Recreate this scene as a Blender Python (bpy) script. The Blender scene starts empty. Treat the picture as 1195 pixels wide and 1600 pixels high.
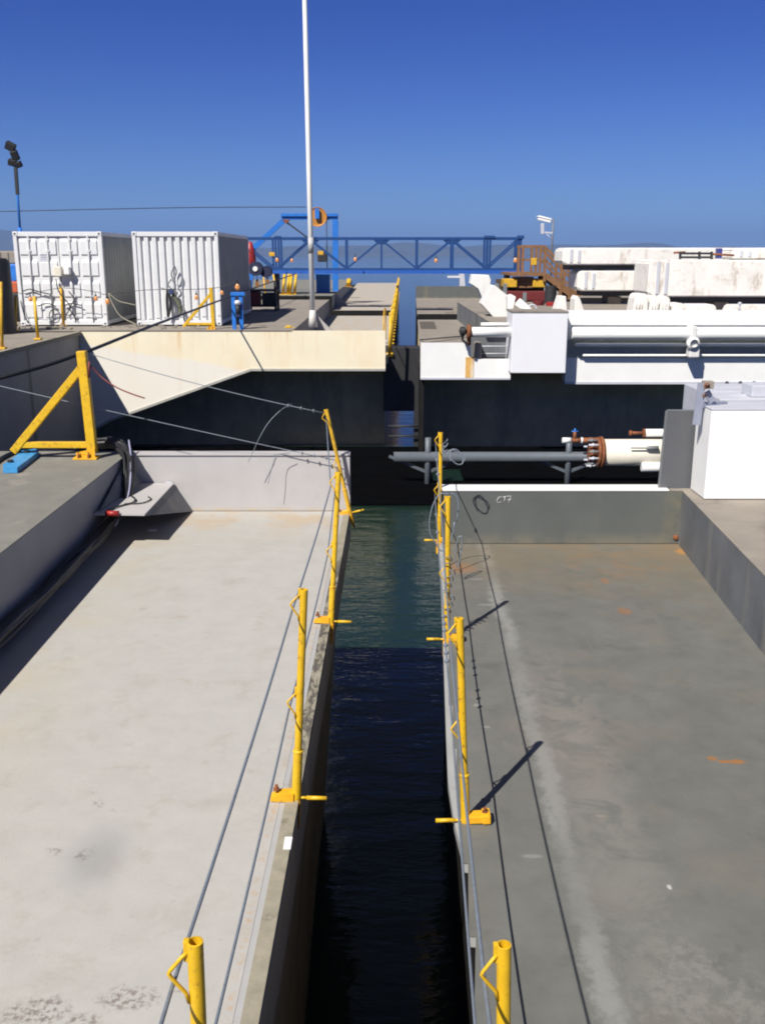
import bpy, bmesh, math, random
from mathutils import Vector, Matrix, noise
R = math.radians
random.seed(7)
S = bpy.context.scene
C = S.collection

# ------------------------------------------------------------ camera, light, exposure
PITCH, F, EYE = R(14.9), 1508.0, 2.6
cam_d = bpy.data.cameras.new('camera'); cam = bpy.data.objects.new('camera', cam_d); C.objects.link(cam)
cam.location = (0, 0, EYE); cam.rotation_euler = (R(90) - PITCH, 0, 0)
cam_d.sensor_fit = 'VERTICAL'; cam_d.sensor_height = 24; cam_d.lens = 24 * F / 1600
cam_d.clip_start = 0.05; cam_d.clip_end = 30000
S.camera = cam
SUN = Vector((-0.51, -0.755, 1.0)).normalized()          # towards the sun
w = bpy.data.worlds.new('World'); S.world = w; w.use_nodes = True
nt = w.node_tree; bg = nt.nodes['Background']
sky = nt.nodes.new('ShaderNodeTexSky'); sky.sky_type = 'NISHITA'; sky.sun_disc = False
sky.sun_elevation = math.asin(SUN.z); sky.sun_rotation = math.atan2(SUN.x, SUN.y)
sky.altitude = 0; sky.air_density = 0.85; sky.dust_density = 0.1; sky.ozone_density = 6.0
hs = nt.nodes.new('ShaderNodeHueSaturation'); hs.inputs['Saturation'].default_value = 1.05
tn = nt.nodes.new('ShaderNodeMixRGB'); tn.blend_type = 'MULTIPLY'; tn.inputs[0].default_value = 1; tn.inputs[2].default_value = (.53, .68, 1.02, 1)
nt.links.new(sky.outputs[0], hs.inputs['Color']); nt.links.new(hs.outputs[0], tn.inputs[1])
tc = nt.nodes.new('ShaderNodeTexCoord'); sx_ = nt.nodes.new('ShaderNodeSeparateXYZ'); nt.links.new(tc.outputs['Generated'], sx_.inputs[0])
rm = nt.nodes.new('ShaderNodeMapRange'); rm.interpolation_type = 'SMOOTHSTEP'; rm.inputs['From Min'].default_value = -.02; rm.inputs['From Max'].default_value = .25; nt.links.new(sx_.outputs[2], rm.inputs['Value'])
t2 = nt.nodes.new('ShaderNodeMixRGB'); t2.blend_type = 'MULTIPLY'; nt.links.new(rm.outputs[0], t2.inputs[0]); nt.links.new(tn.outputs[0], t2.inputs[1]); t2.inputs[2].default_value = (.34, .47, .84, 1)   # clear air: the blue deepens with height
hz_ = nt.nodes.new('ShaderNodeHueSaturation'); hz_.inputs['Saturation'].default_value = .42; hz_.inputs['Value'].default_value = .62; nt.links.new(t2.outputs[0], hz_.inputs['Color'])
r2 = nt.nodes.new('ShaderNodeMapRange'); r2.interpolation_type = 'SMOOTHSTEP'; r2.inputs['From Min'].default_value = .26; r2.inputs['From Max'].default_value = .55; nt.links.new(sx_.outputs[2], r2.inputs['Value'])
t3 = nt.nodes.new('ShaderNodeMixRGB'); nt.links.new(r2.outputs[0], t3.inputs[0]); nt.links.new(t2.outputs[0], t3.inputs[1]); nt.links.new(hz_.outputs[0], t3.inputs[2])
nt.links.new(t3.outputs[0], bg.inputs[0])
bg.inputs[1].default_value = 0.054
sl = bpy.data.lights.new('sun', 'SUN'); sl.energy = 4.2; sl.angle = R(0.5); sl.color = (1, 0.955, 0.88)
so = bpy.data.objects.new('sun', sl); C.objects.link(so); so.rotation_euler = SUN.to_track_quat('Z', 'Y').to_euler()
S.view_settings.view_transform = 'Standard'; S.view_settings.look = 'None'
S.view_settings.gamma = 1; S.view_settings.exposure = 0.72
S.render.engine = 'CYCLES'; S.cycles.filter_width = 2.0

# ------------------------------------------------------------ surveying: photo bearings to points on a real level / distance
def _ray(px, py):
    cx, cy = px - 597.5, 800 - py
    return Vector((cx, F * math.cos(PITCH) + cy * math.sin(PITCH), -F * math.sin(PITCH) + cy * math.cos(PITCH)))
def on(px, py, z):
    r = _ray(px, py); return Vector((0, 0, EYE)) + r * ((z - EYE) / r.z)
def at(px, py, Y):
    r = _ray(px, py); return Vector((0, 0, EYE)) + r * (Y / r.y)

# ------------------------------------------------------------ materials
def mat(name, col, rough=0.6, var=0.12, scale=6.0, metal=0.0, stain=None, stain_amt=0.0, stain_scale=2.0, bump=0.0, spec=0.5, seed=0.0, thresh=0.55, streak=1.0, stain2=None, s2_amt=0.0, s2_scale=20.0, s2_thresh=0.68):
    m = bpy.data.materials.new(name); m.use_nodes = True
    t = m.node_tree; N = t.nodes; L = t.links; b = N['Principled BSDF']
    b.inputs['Roughness'].default_value = rough; b.inputs['Metallic'].default_value = metal
    b.inputs['Specular IOR Level'].default_value = spec
    geo = N.new('ShaderNodeNewGeometry')
    mp = N.new('ShaderNodeMapping'); mp.inputs['Location'].default_value = (seed, seed * 1.7, seed * .3); L.new(geo.outputs['Position'], mp.inputs[0])
    n = N.new('ShaderNodeTexNoise'); n.inputs['Scale'].default_value = scale; n.inputs['Detail'].default_value = 8; n.inputs['Roughness'].default_value = .65
    L.new(mp.outputs[0], n.inputs['Vector'])
    rp = N.new('ShaderNodeValToRGB'); L.new(n.outputs['Fac'], rp.inputs[0])
    rp.color_ramp.elements[0].position = .3; rp.color_ramp.elements[1].position = .7
    lo = [c * (1 - var) for c in col]; hi = [min(.95, c * (1 + var)) for c in col]
    rp.color_ramp.elements[0].color = (*lo, 1); rp.color_ramp.elements[1].color = (*hi, 1)
    out = rp.outputs[0]
    def overlay(out, c2, amt, sc, th, st):
        m2 = N.new('ShaderNodeMapping'); m2.inputs['Location'].default_value = (3.1 + seed, 7.7, 1.3); m2.inputs['Scale'].default_value = (1, 1, st); L.new(geo.outputs['Position'], m2.inputs[0])
        n2 = N.new('ShaderNodeTexNoise'); n2.inputs['Scale'].default_value = sc; n2.inputs['Detail'].default_value = 9; n2.inputs['Roughness'].default_value = .7
        L.new(m2.outputs[0], n2.inputs['Vector'])
        mr = N.new('ShaderNodeMapRange'); mr.inputs['From Min'].default_value = th; mr.inputs['From Max'].default_value = th + .13; mr.inputs['To Max'].default_value = amt
        L.new(n2.outputs['Fac'], mr.inputs['Value'])
        mx = N.new('ShaderNodeMixRGB'); L.new(mr.outputs[0], mx.inputs[0]); L.new(out, mx.inputs[1]); mx.inputs[2].default_value = (*c2, 1)
        return mx.outputs[0]
    if stain: out = overlay(out, stain, stain_amt, stain_scale, thresh, streak)
    if stain2: out = overlay(out, stain2, s2_amt, s2_scale, s2_thresh, 1)
    L.new(out, b.inputs['Base Color'])
    if bump:
        bp = N.new('ShaderNodeBump'); bp.inputs['Strength'].default_value = bump; bp.inputs['Distance'].default_value = .01
        L.new(n.outputs['Fac'], bp.inputs['Height']); L.new(bp.outputs[0], b.inputs['Normal'])
    m['o'] = 0
    return m

class NT:
    """small node helper to add masks to a finished material"""
    def __init__(s, m):
        s.t = m.node_tree; s.N = s.t.nodes; s.L = s.t.links; s.b = s.N['Principled BSDF']
        g = s.N.new('ShaderNodeNewGeometry'); s.pos = g.outputs['Position']
        x = s.N.new('ShaderNodeSeparateXYZ'); s.L.new(s.pos, x.inputs[0]); s.x, s.y, s.z = x.outputs
    def m(s, op, a, b=None, c=None, clamp=False):
        n = s.N.new('ShaderNodeMath'); n.operation = op; n.use_clamp = clamp
        for i, v in enumerate((a, b, c)):
            if v is None: continue
            if isinstance(v, (int, float)): n.inputs[i].default_value = v
            else: s.L.new(v, n.inputs[i])
        return n.outputs[0]
    def noise(s, sc, det=6, ro=.6, loc=(0, 0, 0), scl=(1, 1, 1), dist=0):
        mp = s.N.new('ShaderNodeMapping'); mp.inputs['Location'].default_value = loc; mp.inputs['Scale'].default_value = scl; s.L.new(s.pos, mp.inputs[0])
        n = s.N.new('ShaderNodeTexNoise'); n.inputs['Scale'].default_value = sc; n.inputs['Detail'].default_value = det; n.inputs['Roughness'].default_value = ro; n.inputs['Distortion'].default_value = dist
        s.L.new(mp.outputs[0], n.inputs['Vector']); return n.outputs['Fac']
    def ramp(s, v, a, b, lo=0., hi=1.):
        n = s.N.new('ShaderNodeMapRange'); n.interpolation_type = 'SMOOTHSTEP'
        for k, q in (('From Min', a), ('From Max', b), ('To Min', lo), ('To Max', hi)): n.inputs[k].default_value = q
        s.L.new(v, n.inputs['Value']); return n.outputs[0]
    def tint(s, fac, col):
        cur = s.b.inputs['Base Color'].links[0].from_socket
        mx = s.N.new('ShaderNodeMixRGB'); s.L.new(fac, mx.inputs[0]); s.L.new(cur, mx.inputs[1]); mx.inputs[2].default_value = (*col, 1)
        s.L.new(mx.outputs[0], s.b.inputs['Base Color'])
    def blob(s, cx, cy, rx, ry, soft=.5, nz=None, amt=.35):
        a = s.m('MULTIPLY', s.m('SUBTRACT', s.x, cx), 1 / rx); b = s.m('MULTIPLY', s.m('SUBTRACT', s.y, cy), 1 / ry)
        d = s.m('SQRT', s.m('ADD', s.m('MULTIPLY', a, a), s.m('MULTIPLY', b, b)))
        if nz is not None: d = s.m('ADD', d, s.m('MULTIPLY', s.m('SUBTRACT', nz, .5), amt * 4))
        return s.ramp(d, 1 - soft, 1, 1, 0)

YEL = mat('yellow_paint', (.66, .40, .012), .45, .12, 14, stain=(.17, .07, .02), stain_amt=.85, stain_scale=26, thresh=.555, bump=.08)
YEL2 = mat('worn_yellow_paint', (.62, .36, .02), .6, .2, 10, stain=(.20, .08, .02), stain_amt=.8, stain_scale=22, thresh=.54, bump=.1)
ORG = mat('orange_yellow_paint', (.74, .38, .01), .5, .15, 12, stain=(.28, .10, .02), stain_amt=.8, stain_scale=30, thresh=.58)
STEEL = mat('wire_rope_steel', (.20, .23, .27), .5, .25, 120, metal=.3)
BLACK = mat('black_rubber', (.012, .012, .014), .5, .3, 20)
DPALE = mat('pale_deck_paint', (.392, .380, .356), .8, .05, 5.5, bump=.25, stain=(.32, .29, .25), stain_amt=.35, stain_scale=2.3, thresh=.53, stain2=(.17, .14, .12), s2_amt=.7, s2_scale=16, s2_thresh=.735)
DGREY = mat('grey_deck_paint', (.132, .134, .121), .62, .13, 4.0, bump=.2, stain=(.165, .150, .125), stain_amt=.6, stain_scale=1.6, thresh=.52, stain2=(.075, .078, .064), s2_amt=.45, s2_scale=3.1, s2_thresh=.57)
PALEWALL = mat('pale_wall_paint', (.42, .405, .40), .7, .05, 5, stain=(.30, .25, .18), stain_amt=.35, stain_scale=5, thresh=.63, streak=.3, bump=.1)
PGREY = mat('worn_grey_platform', (.185, .18, .155), .8, .14, 3, stain=(.31, .28, .24), stain_amt=.7, stain_scale=2.2, thresh=.57, bump=.3)
PBRN = mat('brown_grey_platform', (.25, .22, .185), .8, .15, 2.2, stain=(.14, .12, .10), stain_amt=.6, stain_scale=1.8, thresh=.53, bump=.2)
NEARBLACK = mat('near_black_hull', (.014, .013, .012), .8, .3, 3, spec=.15)  # even near-black colour for hull sides and end sheets
HULL = mat('dark_grey_hull', (.46, .365, .21), .75, .2, 1.4, stain=(.27, .22, .15), stain_amt=.6, stain_scale=1.2, thresh=.5, streak=.25, spec=.2)
GWALL = mat('grey_green_wall', (.098, .106, .100), .6, .09, 3, stain=(.15, .15, .13), stain_amt=.3, stain_scale=4, thresh=.58, streak=.25, bump=.1)
GWALL2 = mat('grey_side_wall', (.125, .132, .142), .6, .25, 2, stain=(.22, .21, .185), stain_amt=.8, stain_scale=3.2, thresh=.52, streak=.12, bump=.1)
WHITE = mat('white_paint', (.79, .79, .77), .45, .04, 2, stain=(.60, .52, .40), stain_amt=.45, stain_scale=1.8, thresh=.62, streak=.2)
WHITE2 = mat('white_paint_soiled', (.72, .71, .68), .6, .06, 3, stain=(.38, .30, .20), stain_amt=.55, stain_scale=2.4, thresh=.60, streak=.3)
LAV = mat('pale_grey_paint', (.50, .51, .56), .5, .05, 4)
CREAM = mat('cream_hull_paint', (.80, .725, .54), .55, .04, 1.5, stain=(.78, .60, .36), stain_amt=.5, stain_scale=.9, thresh=.5, streak=.3)
SHADEW = mat('shaded_sidewall_paint', (.24, .24, .25), .65, .14, 1.3, stain=(.14, .13, .12), stain_amt=.7, stain_scale=1.9, thresh=.6, streak=.4)  # wall paint darkened, the shade of these sides put into the colour
KERB = mat('bare_edge_strip', (.27, .245, .185), .85, .16, 14, bump=.3, stain=(.07, .06, .05), stain_amt=.8, stain_scale=7, thresh=.60)
BARE = mat('scraped_edge_paint', (.365, .362, .36), .6, .05, 10, stain=(.10, .09, .08), stain_amt=.9, stain_scale=9, thresh=.62)
CREDEF = mat('container_white', (.66, .665, .67), .5, .04, 3, stain=(.40, .33, .22), stain_amt=.6, stain_scale=3.0, thresh=.63, streak=.4)
CSHADE = mat('container_shaded_side', (.25, .26, .265), .6, .1, 2, stain=(.12, .11, .09), stain_amt=.5, stain_scale=1.5, thresh=.56, streak=.4)  # white container paint darkened to carry the shade of its side
TBLUE = mat('truss_blue', (.012, .055, .19), .45, .12, 3)
BBLUE = mat('bright_blue_paint', (.02, .16, .55), .45, .15, 5)
LBLUE = mat('light_blue_paint', (.05, .27, .55), .5, .2, 12, stain=(.04, .04, .05), stain_amt=.6, stain_scale=20, thresh=.6)
WOOD = mat('orange_brown_timber', (.21, .105, .045), .75, .25, 5, stain=(.12, .07, .03), stain_amt=.5, stain_scale=6, thresh=.55)
RUST = mat('rusted_steel', (.22, .075, .026), .85, .35, 18, stain=(.10, .03, .015), stain_amt=.7, stain_scale=25, thresh=.5, bump=.3)
CREPIPE = mat('stained_cream_pipe', (.70, .66, .56), .55, .07, 6, stain=(.52, .36, .17), stain_amt=.5, stain_scale=6, thresh=.57)
DARK = mat('dark_steel', (.022, .022, .024), .6, .3, 8)
GREY = mat('mid_grey_steel', (.16, .17, .18), .5, .15, 8)
RED = mat('red_paint', (.32, .02, .018), .45, .15, 8)
DRED = mat('dark_red_paint', (.14, .015, .015), .6, .2, 8)
ORANGE = mat('orange_sheave', (.48, .20, .03), .5, .12, 8)
CONC = mat('white_concrete', (.74, .72, .68), .8, .08, 2.2, stain=(.33, .24, .16), stain_amt=.75, stain_scale=2.2, thresh=.57, streak=.3, bump=.3, stain2=(.12, .09, .07), s2_amt=.6, s2_scale=4, s2_thresh=.70)
HILL = mat('hill_scrub', (.055, .06, .045), .95, .3, .004, stain=(.10, .085, .06), stain_amt=.5, stain_scale=.002, thresh=.5)
BULB = mat('amber_lamp_glass', (.55, .22, .07), .2, .05, 5)
BULB.node_tree.nodes['Principled BSDF'].inputs['Emission Color'].default_value = (1, .45, .15, 1)
BULB.node_tree.nodes['Principled BSDF'].inputs['Emission Strength'].default_value = .15
CHALK = mat('chalk', (.62, .62, .6), .9, .1, 40)
LGT = mat('bright_metal', (.8, .8, .8), .25, .05, 9, metal=.3)
WAT = mat('harbour_water', (.009, .023, .0165), .05, .05, 1)

# surface marks with a shape of their own
q = NT(DPALE)
nz = q.noise(7, 8, .7); nf = q.noise(38, 6, .7)
edge = q.m('SUBTRACT', q.x, q.m('ADD', -.60, q.m('MULTIPLY', q.y, .018)))
line = q.ramp(q.m('ABSOLUTE', edge), .0, .028, 1, 0)
q.tint(q.m('MULTIPLY', line, q.ramp(q.noise(22, 8, .75, (1, 4, 0)), .47, .62, 0, .6)), (.42, .25, .10))
q.tint(q.m('MULTIPLY', q.ramp(q.x, -2.6, -1.6, 1, 0), q.ramp(q.noise(1.3, 6, .6), .42, .6, 0, .38)), (.44, .36, .22))
q.tint(q.m('MULTIPLY', q.ramp(q.y, 8.4, 9.75, 0, 1), q.ramp(q.noise(2.6, 7, .6), .40, .62, 0, .6)), (.42, .30, .17))
for (px, py, rx, ry, a) in ((60, 1580, .16, .10, .75), (205, 1560, .14, .08, .7), (268, 1408, .02, .02, .8), (156, 1255, .06, .05, .5), (133, 1335, .06, .05, .6), (222, 952, .07, .05, .3), (85, 1330, .05, .04, .5), (130, 1595, .1, .05, .7), (275, 1545, .03, .03, .5)):
    p = on(px, py, 0)
    q.tint(q.m('MULTIPLY', q.blob(p.x, p.y, rx, ry, .6, nz, .5), q.ramp(nf, .45, .6, 0, a)), (.13, .10, .085))
p = on(150, 1340, 0); q.tint(q.m('MULTIPLY', q.blob(p.x, p.y, .21, .36, .95), .38), (.15, .16, .18))
# chipped paint along the outer edge
chip = q.m('MULTIPLY', q.ramp(q.m('ABSOLUTE', q.m('SUBTRACT', edge, .08)), .0, .09, 1, 0), q.m('MULTIPLY', q.ramp(q.y, 4.2, 5.2, 0, 1), q.ramp(q.y, 7.4, 8.6, 1, 0)))
q.tint(q.m('MULTIPLY', chip, q.ramp(q.noise(13, 9, .8, (5, 1, 0), (1.6, .5, 1)), .55, .62, 0, .9)), (.10, .09, .08))

n6 = q.noise(70, 5, .8); q.tint(q.ramp(n6, .44, .30, 0, .5), (.27, .235, .20)); q.tint(q.ramp(q.noise(3.0, 9, .75, (5, 5, 0)), .55, .66, 0, .3), (.31, .27, .215))
q.tint(q.ramp(q.noise(11, 9, .75, (8, 1, 0)), .66, .70, 0, .5), (.24, .20, .16))
q.tint(q.ramp(q.noise(24, 6, .8, (2, 2, 0)), .63, .68, 0, .6), (.22, .18, .14))
q.tint(q.ramp(q.noise(4.5, 9, .85, (9, 2, 0)), .60, .64, 0, .30), (.28, .24, .19))
q = NT(KERB)
q.tint(q.m('MULTIPLY', q.m('MULTIPLY', q.ramp(q.y, 4.2, 5.0, 0, 1), q.ramp(q.y, 7.6, 8.8, 1, 0)), q.ramp(q.noise(9, 9, .8, (0, 0, 0), (1.6, .5, 1)), .46, .53, 0, .85)), (.05, .045, .04))
q = NT(DGREY)
n1 = q.noise(3.2, 9, .72, dist=.6); n2 = q.noise(1.4, 7, .6, (4, 2, 0)); n3 = q.noise(14, 8, .8, (0, 3, 0))
# long pale scuff that runs down the deck
cx = q.m('ADD', .80, q.m('MULTIPLY', q.y, .022))
d = q.m('ABSOLUTE', q.m('SUBTRACT', q.x, q.m('ADD', cx, q.m('MULTIPLY', q.m('SUBTRACT', n2, .5), .16))))
q.tint(q.m('MULTIPLY', q.ramp(q.m('ADD', d, q.m('MULTIPLY', q.m('SUBTRACT', n3, .5), .22)), .015, .085, 1, 0), q.m('MULTIPLY', q.ramp(n1, .33, .52, .35, 1), q.ramp(q.noise(.9, 3, .5, (7, 0, 0)), .35, .55, .35, 1))), (.225, .225, .21))
q.tint(q.m('MULTIPLY', q.blob(1.12, 3.9, .26, 2.2, .8, n2, .5), q.ramp(n1, .38, .6, .15, .75)), (.19, .185, .165))
q.tint(q.m('MULTIPLY', q.blob(1.12, 5.4, .42, 1.9, .7, n1, .6), q.ramp(n1, .42, .56, 0, .6)), (.215, .195, .17))
q.tint(q.m('MULTIPLY', q.blob(1.25, 3.1, .40, .5, .7, n1, .6), q.ramp(n3, .44, .58, 0, .6)), (.22, .21, .19))
q.tint(q.m('MULTIPLY', q.ramp(q.y, 7.2, 9.0, 0, 1), q.ramp(n2, .35, .6, .15, .65)), (.19, .145, .085))
q.tint(q.m('MULTIPLY', q.m('MULTIPLY', q.ramp(q.y, 6.6, 8.9, 0, 1), q.ramp(q.x, 1.0, 2.4, .2, 1)), q.ramp(q.noise(4, 8, .7, (9, 0, 0)), .48, .66, 0, .45)), (.24, .135, .06))
for (px, py, rx, ry, a, c) in ((1150, 1190, .065, .035, 1, (.27, .13, .045)), (1132, 1190, .06, .022, 1, (.27, .13, .045)), (1112, 1185, .04, .035, .9, (.27, .13, .045)), (975, 955, .07, .11, .6, (.26, .12, .05)), (945, 908, .05, .09, .6, (.26, .12, .05)), (720, 888, .16, .2, .6, (.27, .14, .07)), (1075, 862, .16, .14, .8, (.40, .19, .05)), (745, 1102, .035, .02, .8, (.26, .25, .22)), (760, 1136, .03, .02, .7, (.26, .25, .22)), (760, 945, .10, .03, .6, (.24, .23, .21)), (745, 905, .09, .03, .6, (.24, .23, .21)), (1045, 1386, .012, .02, 1, (.4, .4, .38)), (830, 1338, .07, .02, .6, (.24, .25, .22)), (940, 1275, .04, .015, .5, (.26, .22, .18))):
    p = on(px, py, -.17)
    q.tint(q.m('MULTIPLY', q.blob(p.x, p.y, rx, ry, .5, n3, .35), a), c)
n4 = q.noise(9, 9, .8, (2, 8, 0), (1, .35, 1))
q.tint(q.ramp(n4, .60, .68, 0, .4), (.20, .19, .165))
n5 = q.noise(60, 5, .8); q.tint(q.ramp(n5, .58, .72, 0, .35), (.17, .165, .14)); q.tint(q.ramp(n5, .42, .30, 0, .35), (.07, .07, .06))

q = NT(CREAM)
lim = q.m('ADD', q.m('MULTIPLY', q.x, -.155), -.87)           # paint line: whiter coat below it on the left
wv = q.m('ADD', q.m('SUBTRACT', q.z, lim), q.m('MULTIPLY', q.m('SUBTRACT', q.noise(.8, 4), .5), .25))
q.tint(q.ramp(wv, -.05, .10, .72, 0), (.74, .72, .68))
q.tint(q.m('MULTIPLY', q.ramp(q.noise(1.0, 8, .7, (0, 0, 0), (4, 1, .25)), .54, .68, 0, .6), q.ramp(q.z, -.1, .7, .25, 1)), (.66, .42, .20))
q.tint(q.ramp(q.noise(5, 9, .8, (3, 0, 1)), .66, .72, 0, .35), (.38, .31, .22))
q = NT(GWALL)
q.tint(q.m('MULTIPLY', q.ramp(q.z, -.17, -.02, 1, 0), q.ramp(q.noise(3, 7), .4, .6, .1, .6)), (.19, .17, .12))
q.tint(q.m('MULTIPLY', q.ramp(q.m('ABSOLUTE', q.m('SUBTRACT', q.x, 2.9)), .02, .22, 1, 0), q.ramp(q.noise(6, 7), .35, .6, .1, .55)), (.18, .16, .10))
q = NT(SHADEW)
q.tint(q.ramp(q.m('ABSOLUTE', q.m('SUBTRACT', q.y, 21.6)), .06, .12, .8, 0), (.08, .08, .085))
q = NT(PALEWALL)
q.tint(q.m('MULTIPLY', q.ramp(q.z, .0, .06, 1, 0), q.ramp(q.noise(6, 7), .4, .6, .2, .8)), (.46, .36, .22))

q = NT(CONC)
q.tint(q.m('MULTIPLY', q.ramp(q.noise(1.1, 8, .75, (2, 0, 0), (1, 1, 2.2)), .50, .62, 0, .35), q.ramp(q.noise(6, 7, .7), .40, .60, 0, 1)), (.34, .27, .19))
q.tint(q.ramp(q.noise(2.2, 9, .8, (6, 1, 0), (3, 1, .5)), .63, .70, 0, .6), (.13, .10, .075))
# water: wind ripples in two sizes
t = WAT.node_tree; b = t.nodes['Principled BSDF']; b.inputs['IOR'].default_value = 1.333
g = t.nodes.new('ShaderNodeNewGeometry')
def wn(sc, scl, det):
    mp = t.nodes.new('ShaderNodeMapping'); mp.inputs['Scale'].default_value = scl; mp.inputs['Rotation'].default_value = (0, 0, .25); t.links.new(g.outputs['Position'], mp.inputs[0])
    n = t.nodes.new('ShaderNodeTexNoise'); n.inputs['Scale'].default_value = sc; n.inputs['Detail'].default_value = det; n.inputs['Roughness'].default_value = .55
    t.links.new(mp.outputs[0], n.inputs['Vector']); return n.outputs['Fac']
a1, a2 = wn(1.6, (.6, 1.6, 1), 5), wn(7, (.5, 1.5, 1), 4)
ad = t.nodes.new('ShaderNodeMath'); ad.operation = 'MULTIPLY_ADD'; t.links.new(a2, ad.inputs[0]); ad.inputs[1].default_value = .22; t.links.new(a1, ad.inputs[2])
bp = t.nodes.new('ShaderNodeBump'); bp.inputs['Strength'].default_value = .42; bp.inputs['Distance'].default_value = .07
t.links.new(ad.outputs[0], bp.inputs['Height']); t.links.new(bp.outputs[0], b.inputs['Normal'])

# ------------------------------------------------------------ mesh builder
OFF = {}
class MB:
    def __init__(s): s.bm = bmesh.new()
    def _merge(s, b2):
        me = bpy.data.meshes.new('t'); b2.to_mesh(me); b2.free(); s.bm.from_mesh(me); bpy.data.meshes.remove(me)
    def box(s, x0, x1, y0, y1, z0, z1, bev=0, M=None):
        b2 = bmesh.new(); bmesh.ops.create_cube(b2, size=1)
        for v in b2.verts:
            v.co = Vector(((x0 + x1) / 2 + v.co.x * (x1 - x0), (y0 + y1) / 2 + v.co.y * (y1 - y0), (z0 + z1) / 2 + v.co.z * (z1 - z0)))
        if bev: bmesh.ops.bevel(b2, geom=b2.edges[:], offset=bev, segments=2, affect='EDGES', profile=.6)
        if M: b2.transform(M)
        s._merge(b2); return s
    def beam(s, a, b, wd, ht, up=(0, 0, 1), bev=0):
        a, b = Vector(a), Vector(b); d = b - a; z = d.normalized(); u = Vector(up)
        if abs(z.dot(u)) > .98: u = Vector((0, 1, 0))
        x = z.cross(u).normalized(); y = x.cross(z)
        M = Matrix((x, y, z)).transposed().to_4x4(); M.translation = (a + b) / 2
        return s.box(-wd / 2, wd / 2, -ht / 2, ht / 2, -d.length / 2, d.length / 2, bev, M)
    def prism(s, pts, off):
        off = Vector(off); pts = [Vector(p) for p in pts]
        v0 = [s.bm.verts.new(p) for p in pts]; v1 = [s.bm.verts.new(p + off) for p in pts]; n = len(pts)
        f0 = s.bm.faces.new(v0); f1 = s.bm.faces.new(v1[::-1])
        for i in range(n): s.bm.faces.new((v0[i], v1[i], v1[(i + 1) % n], v0[(i + 1) % n]))
        return s
    def tube(s, pts, r, seg=8, smooth=0, cap=True):
        pts = [Vector(p) for p in pts]
        if smooth and len(pts) > 2:
            P = [pts[0] * 2 - pts[1]] + pts + [pts[-1] * 2 - pts[-2]]; o = []
            for i in range(1, len(P) - 2):
                for k in range(smooth):
                    t_ = k / smooth; a, b_, c, d = P[i - 1:i + 3]
                    o.append(.5 * (2 * b_ + (c - a) * t_ + (2 * a - 5 * b_ + 4 * c - d) * t_ ** 2 + (3 * b_ - a - 3 * c + d) * t_ ** 3))
            pts = o + [pts[-1]]
        rad = r if hasattr(r, '__len__') else [r] * len(pts)
        prev = None; u = None; first = None
        for i, p in enumerate(pts):
            d = (pts[min(i + 1, len(pts) - 1)] - pts[max(i - 1, 0)]).normalized()
            if u is None:
                u = d.cross(Vector((0, 0, 1)));  u = d.cross(Vector((1, 0, 0))) if u.length < .05 else u
            u = (u - d * u.dot(d)).normalized(); v = d.cross(u)
            ring = [s.bm.verts.new(p + (u * math.cos(2 * math.pi * k / seg) + v * math.sin(2 * math.pi * k / seg)) * rad[i]) for k in range(seg)]
            if prev:
                for k in range(seg):
                    f = s.bm.faces.new((prev[k], prev[(k + 1) % seg], ring[(k + 1) % seg], ring[k])); f.smooth = True
            else: first = ring
            prev = ring
        if cap: s.bm.faces.new(first[::-1]); s.bm.faces.new(prev)
        return s
    def lathe(s, prof, c=(0, 0, 0), axis=(0, 0, 1), seg=20):
        ax = Vector(axis).normalized(); u = ax.orthogonal().normalized(); v = ax.cross(u); c = Vector(c); prev = None
        for (r, h) in prof:
            ring = [s.bm.verts.new(c + ax * h + (u * math.cos(2 * math.pi * k / seg) + v * math.sin(2 * math.pi * k / seg)) * max(r, 1e-4)) for k in range(seg)]
            if prev:
                for k in range(seg):
                    f = s.bm.faces.new((prev[k], prev[(k + 1) % seg], ring[(k + 1) % seg], ring[k]))
            prev = ring
        return s
    def poly(s, pts):
        s.bm.faces.new([s.bm.verts.new(Vector(p)) for p in pts]); return s
    def build(s, name, m, parent=None, origin=None):
        bmesh.ops.recalc_face_normals(s.bm, faces=s.bm.faces[:])
        if parent is not None: o_ = OFF[parent]
        elif origin is not None: o_ = Vector(origin)
        else:
            xs = [v.co for v in s.bm.verts]
            o_ = Vector(((min(v.x for v in xs) + max(v.x for v in xs)) / 2, (min(v.y for v in xs) + max(v.y for v in xs)) / 2, min(v.z for v in xs)))
        for v in s.bm.verts: v.co -= o_
        me = bpy.data.meshes.new(name); s.bm.to_mesh(me); s.bm.free()
        me.materials.append(m)
        ob = bpy.data.objects.new(name, me); C.objects.link(ob)
        if parent is not None: ob.parent = parent
        else: ob.location = o_
        OFF[ob] = o_
        return ob
def lathe_smooth(o, ang=35):
    for p in o.data.polygons: p.use_smooth = True
    o.data.set_sharp_from_angle(angle=R(ang)); return o
def thing(name, label, cat, loc=(0, 0, 0), group=None):
    o = bpy.data.objects.new(name, None); o.empty_display_size = .2; C.objects.link(o); o.location = loc
    o['label'] = label; o['category'] = cat; OFF[o] = Vector(loc)
    if group: o['group'] = group
    return o
def tag(o, label, cat, group=None):
    o['label'] = label; o['category'] = cat
    if group: o['group'] = group
    return o
def copy_tree(o, parent=None):
    c = o.copy(); C.objects.link(c); c.parent = parent
    for ch in [x for x in bpy.data.objects if x.parent == o]: copy_tree(ch, c)
    return c

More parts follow.
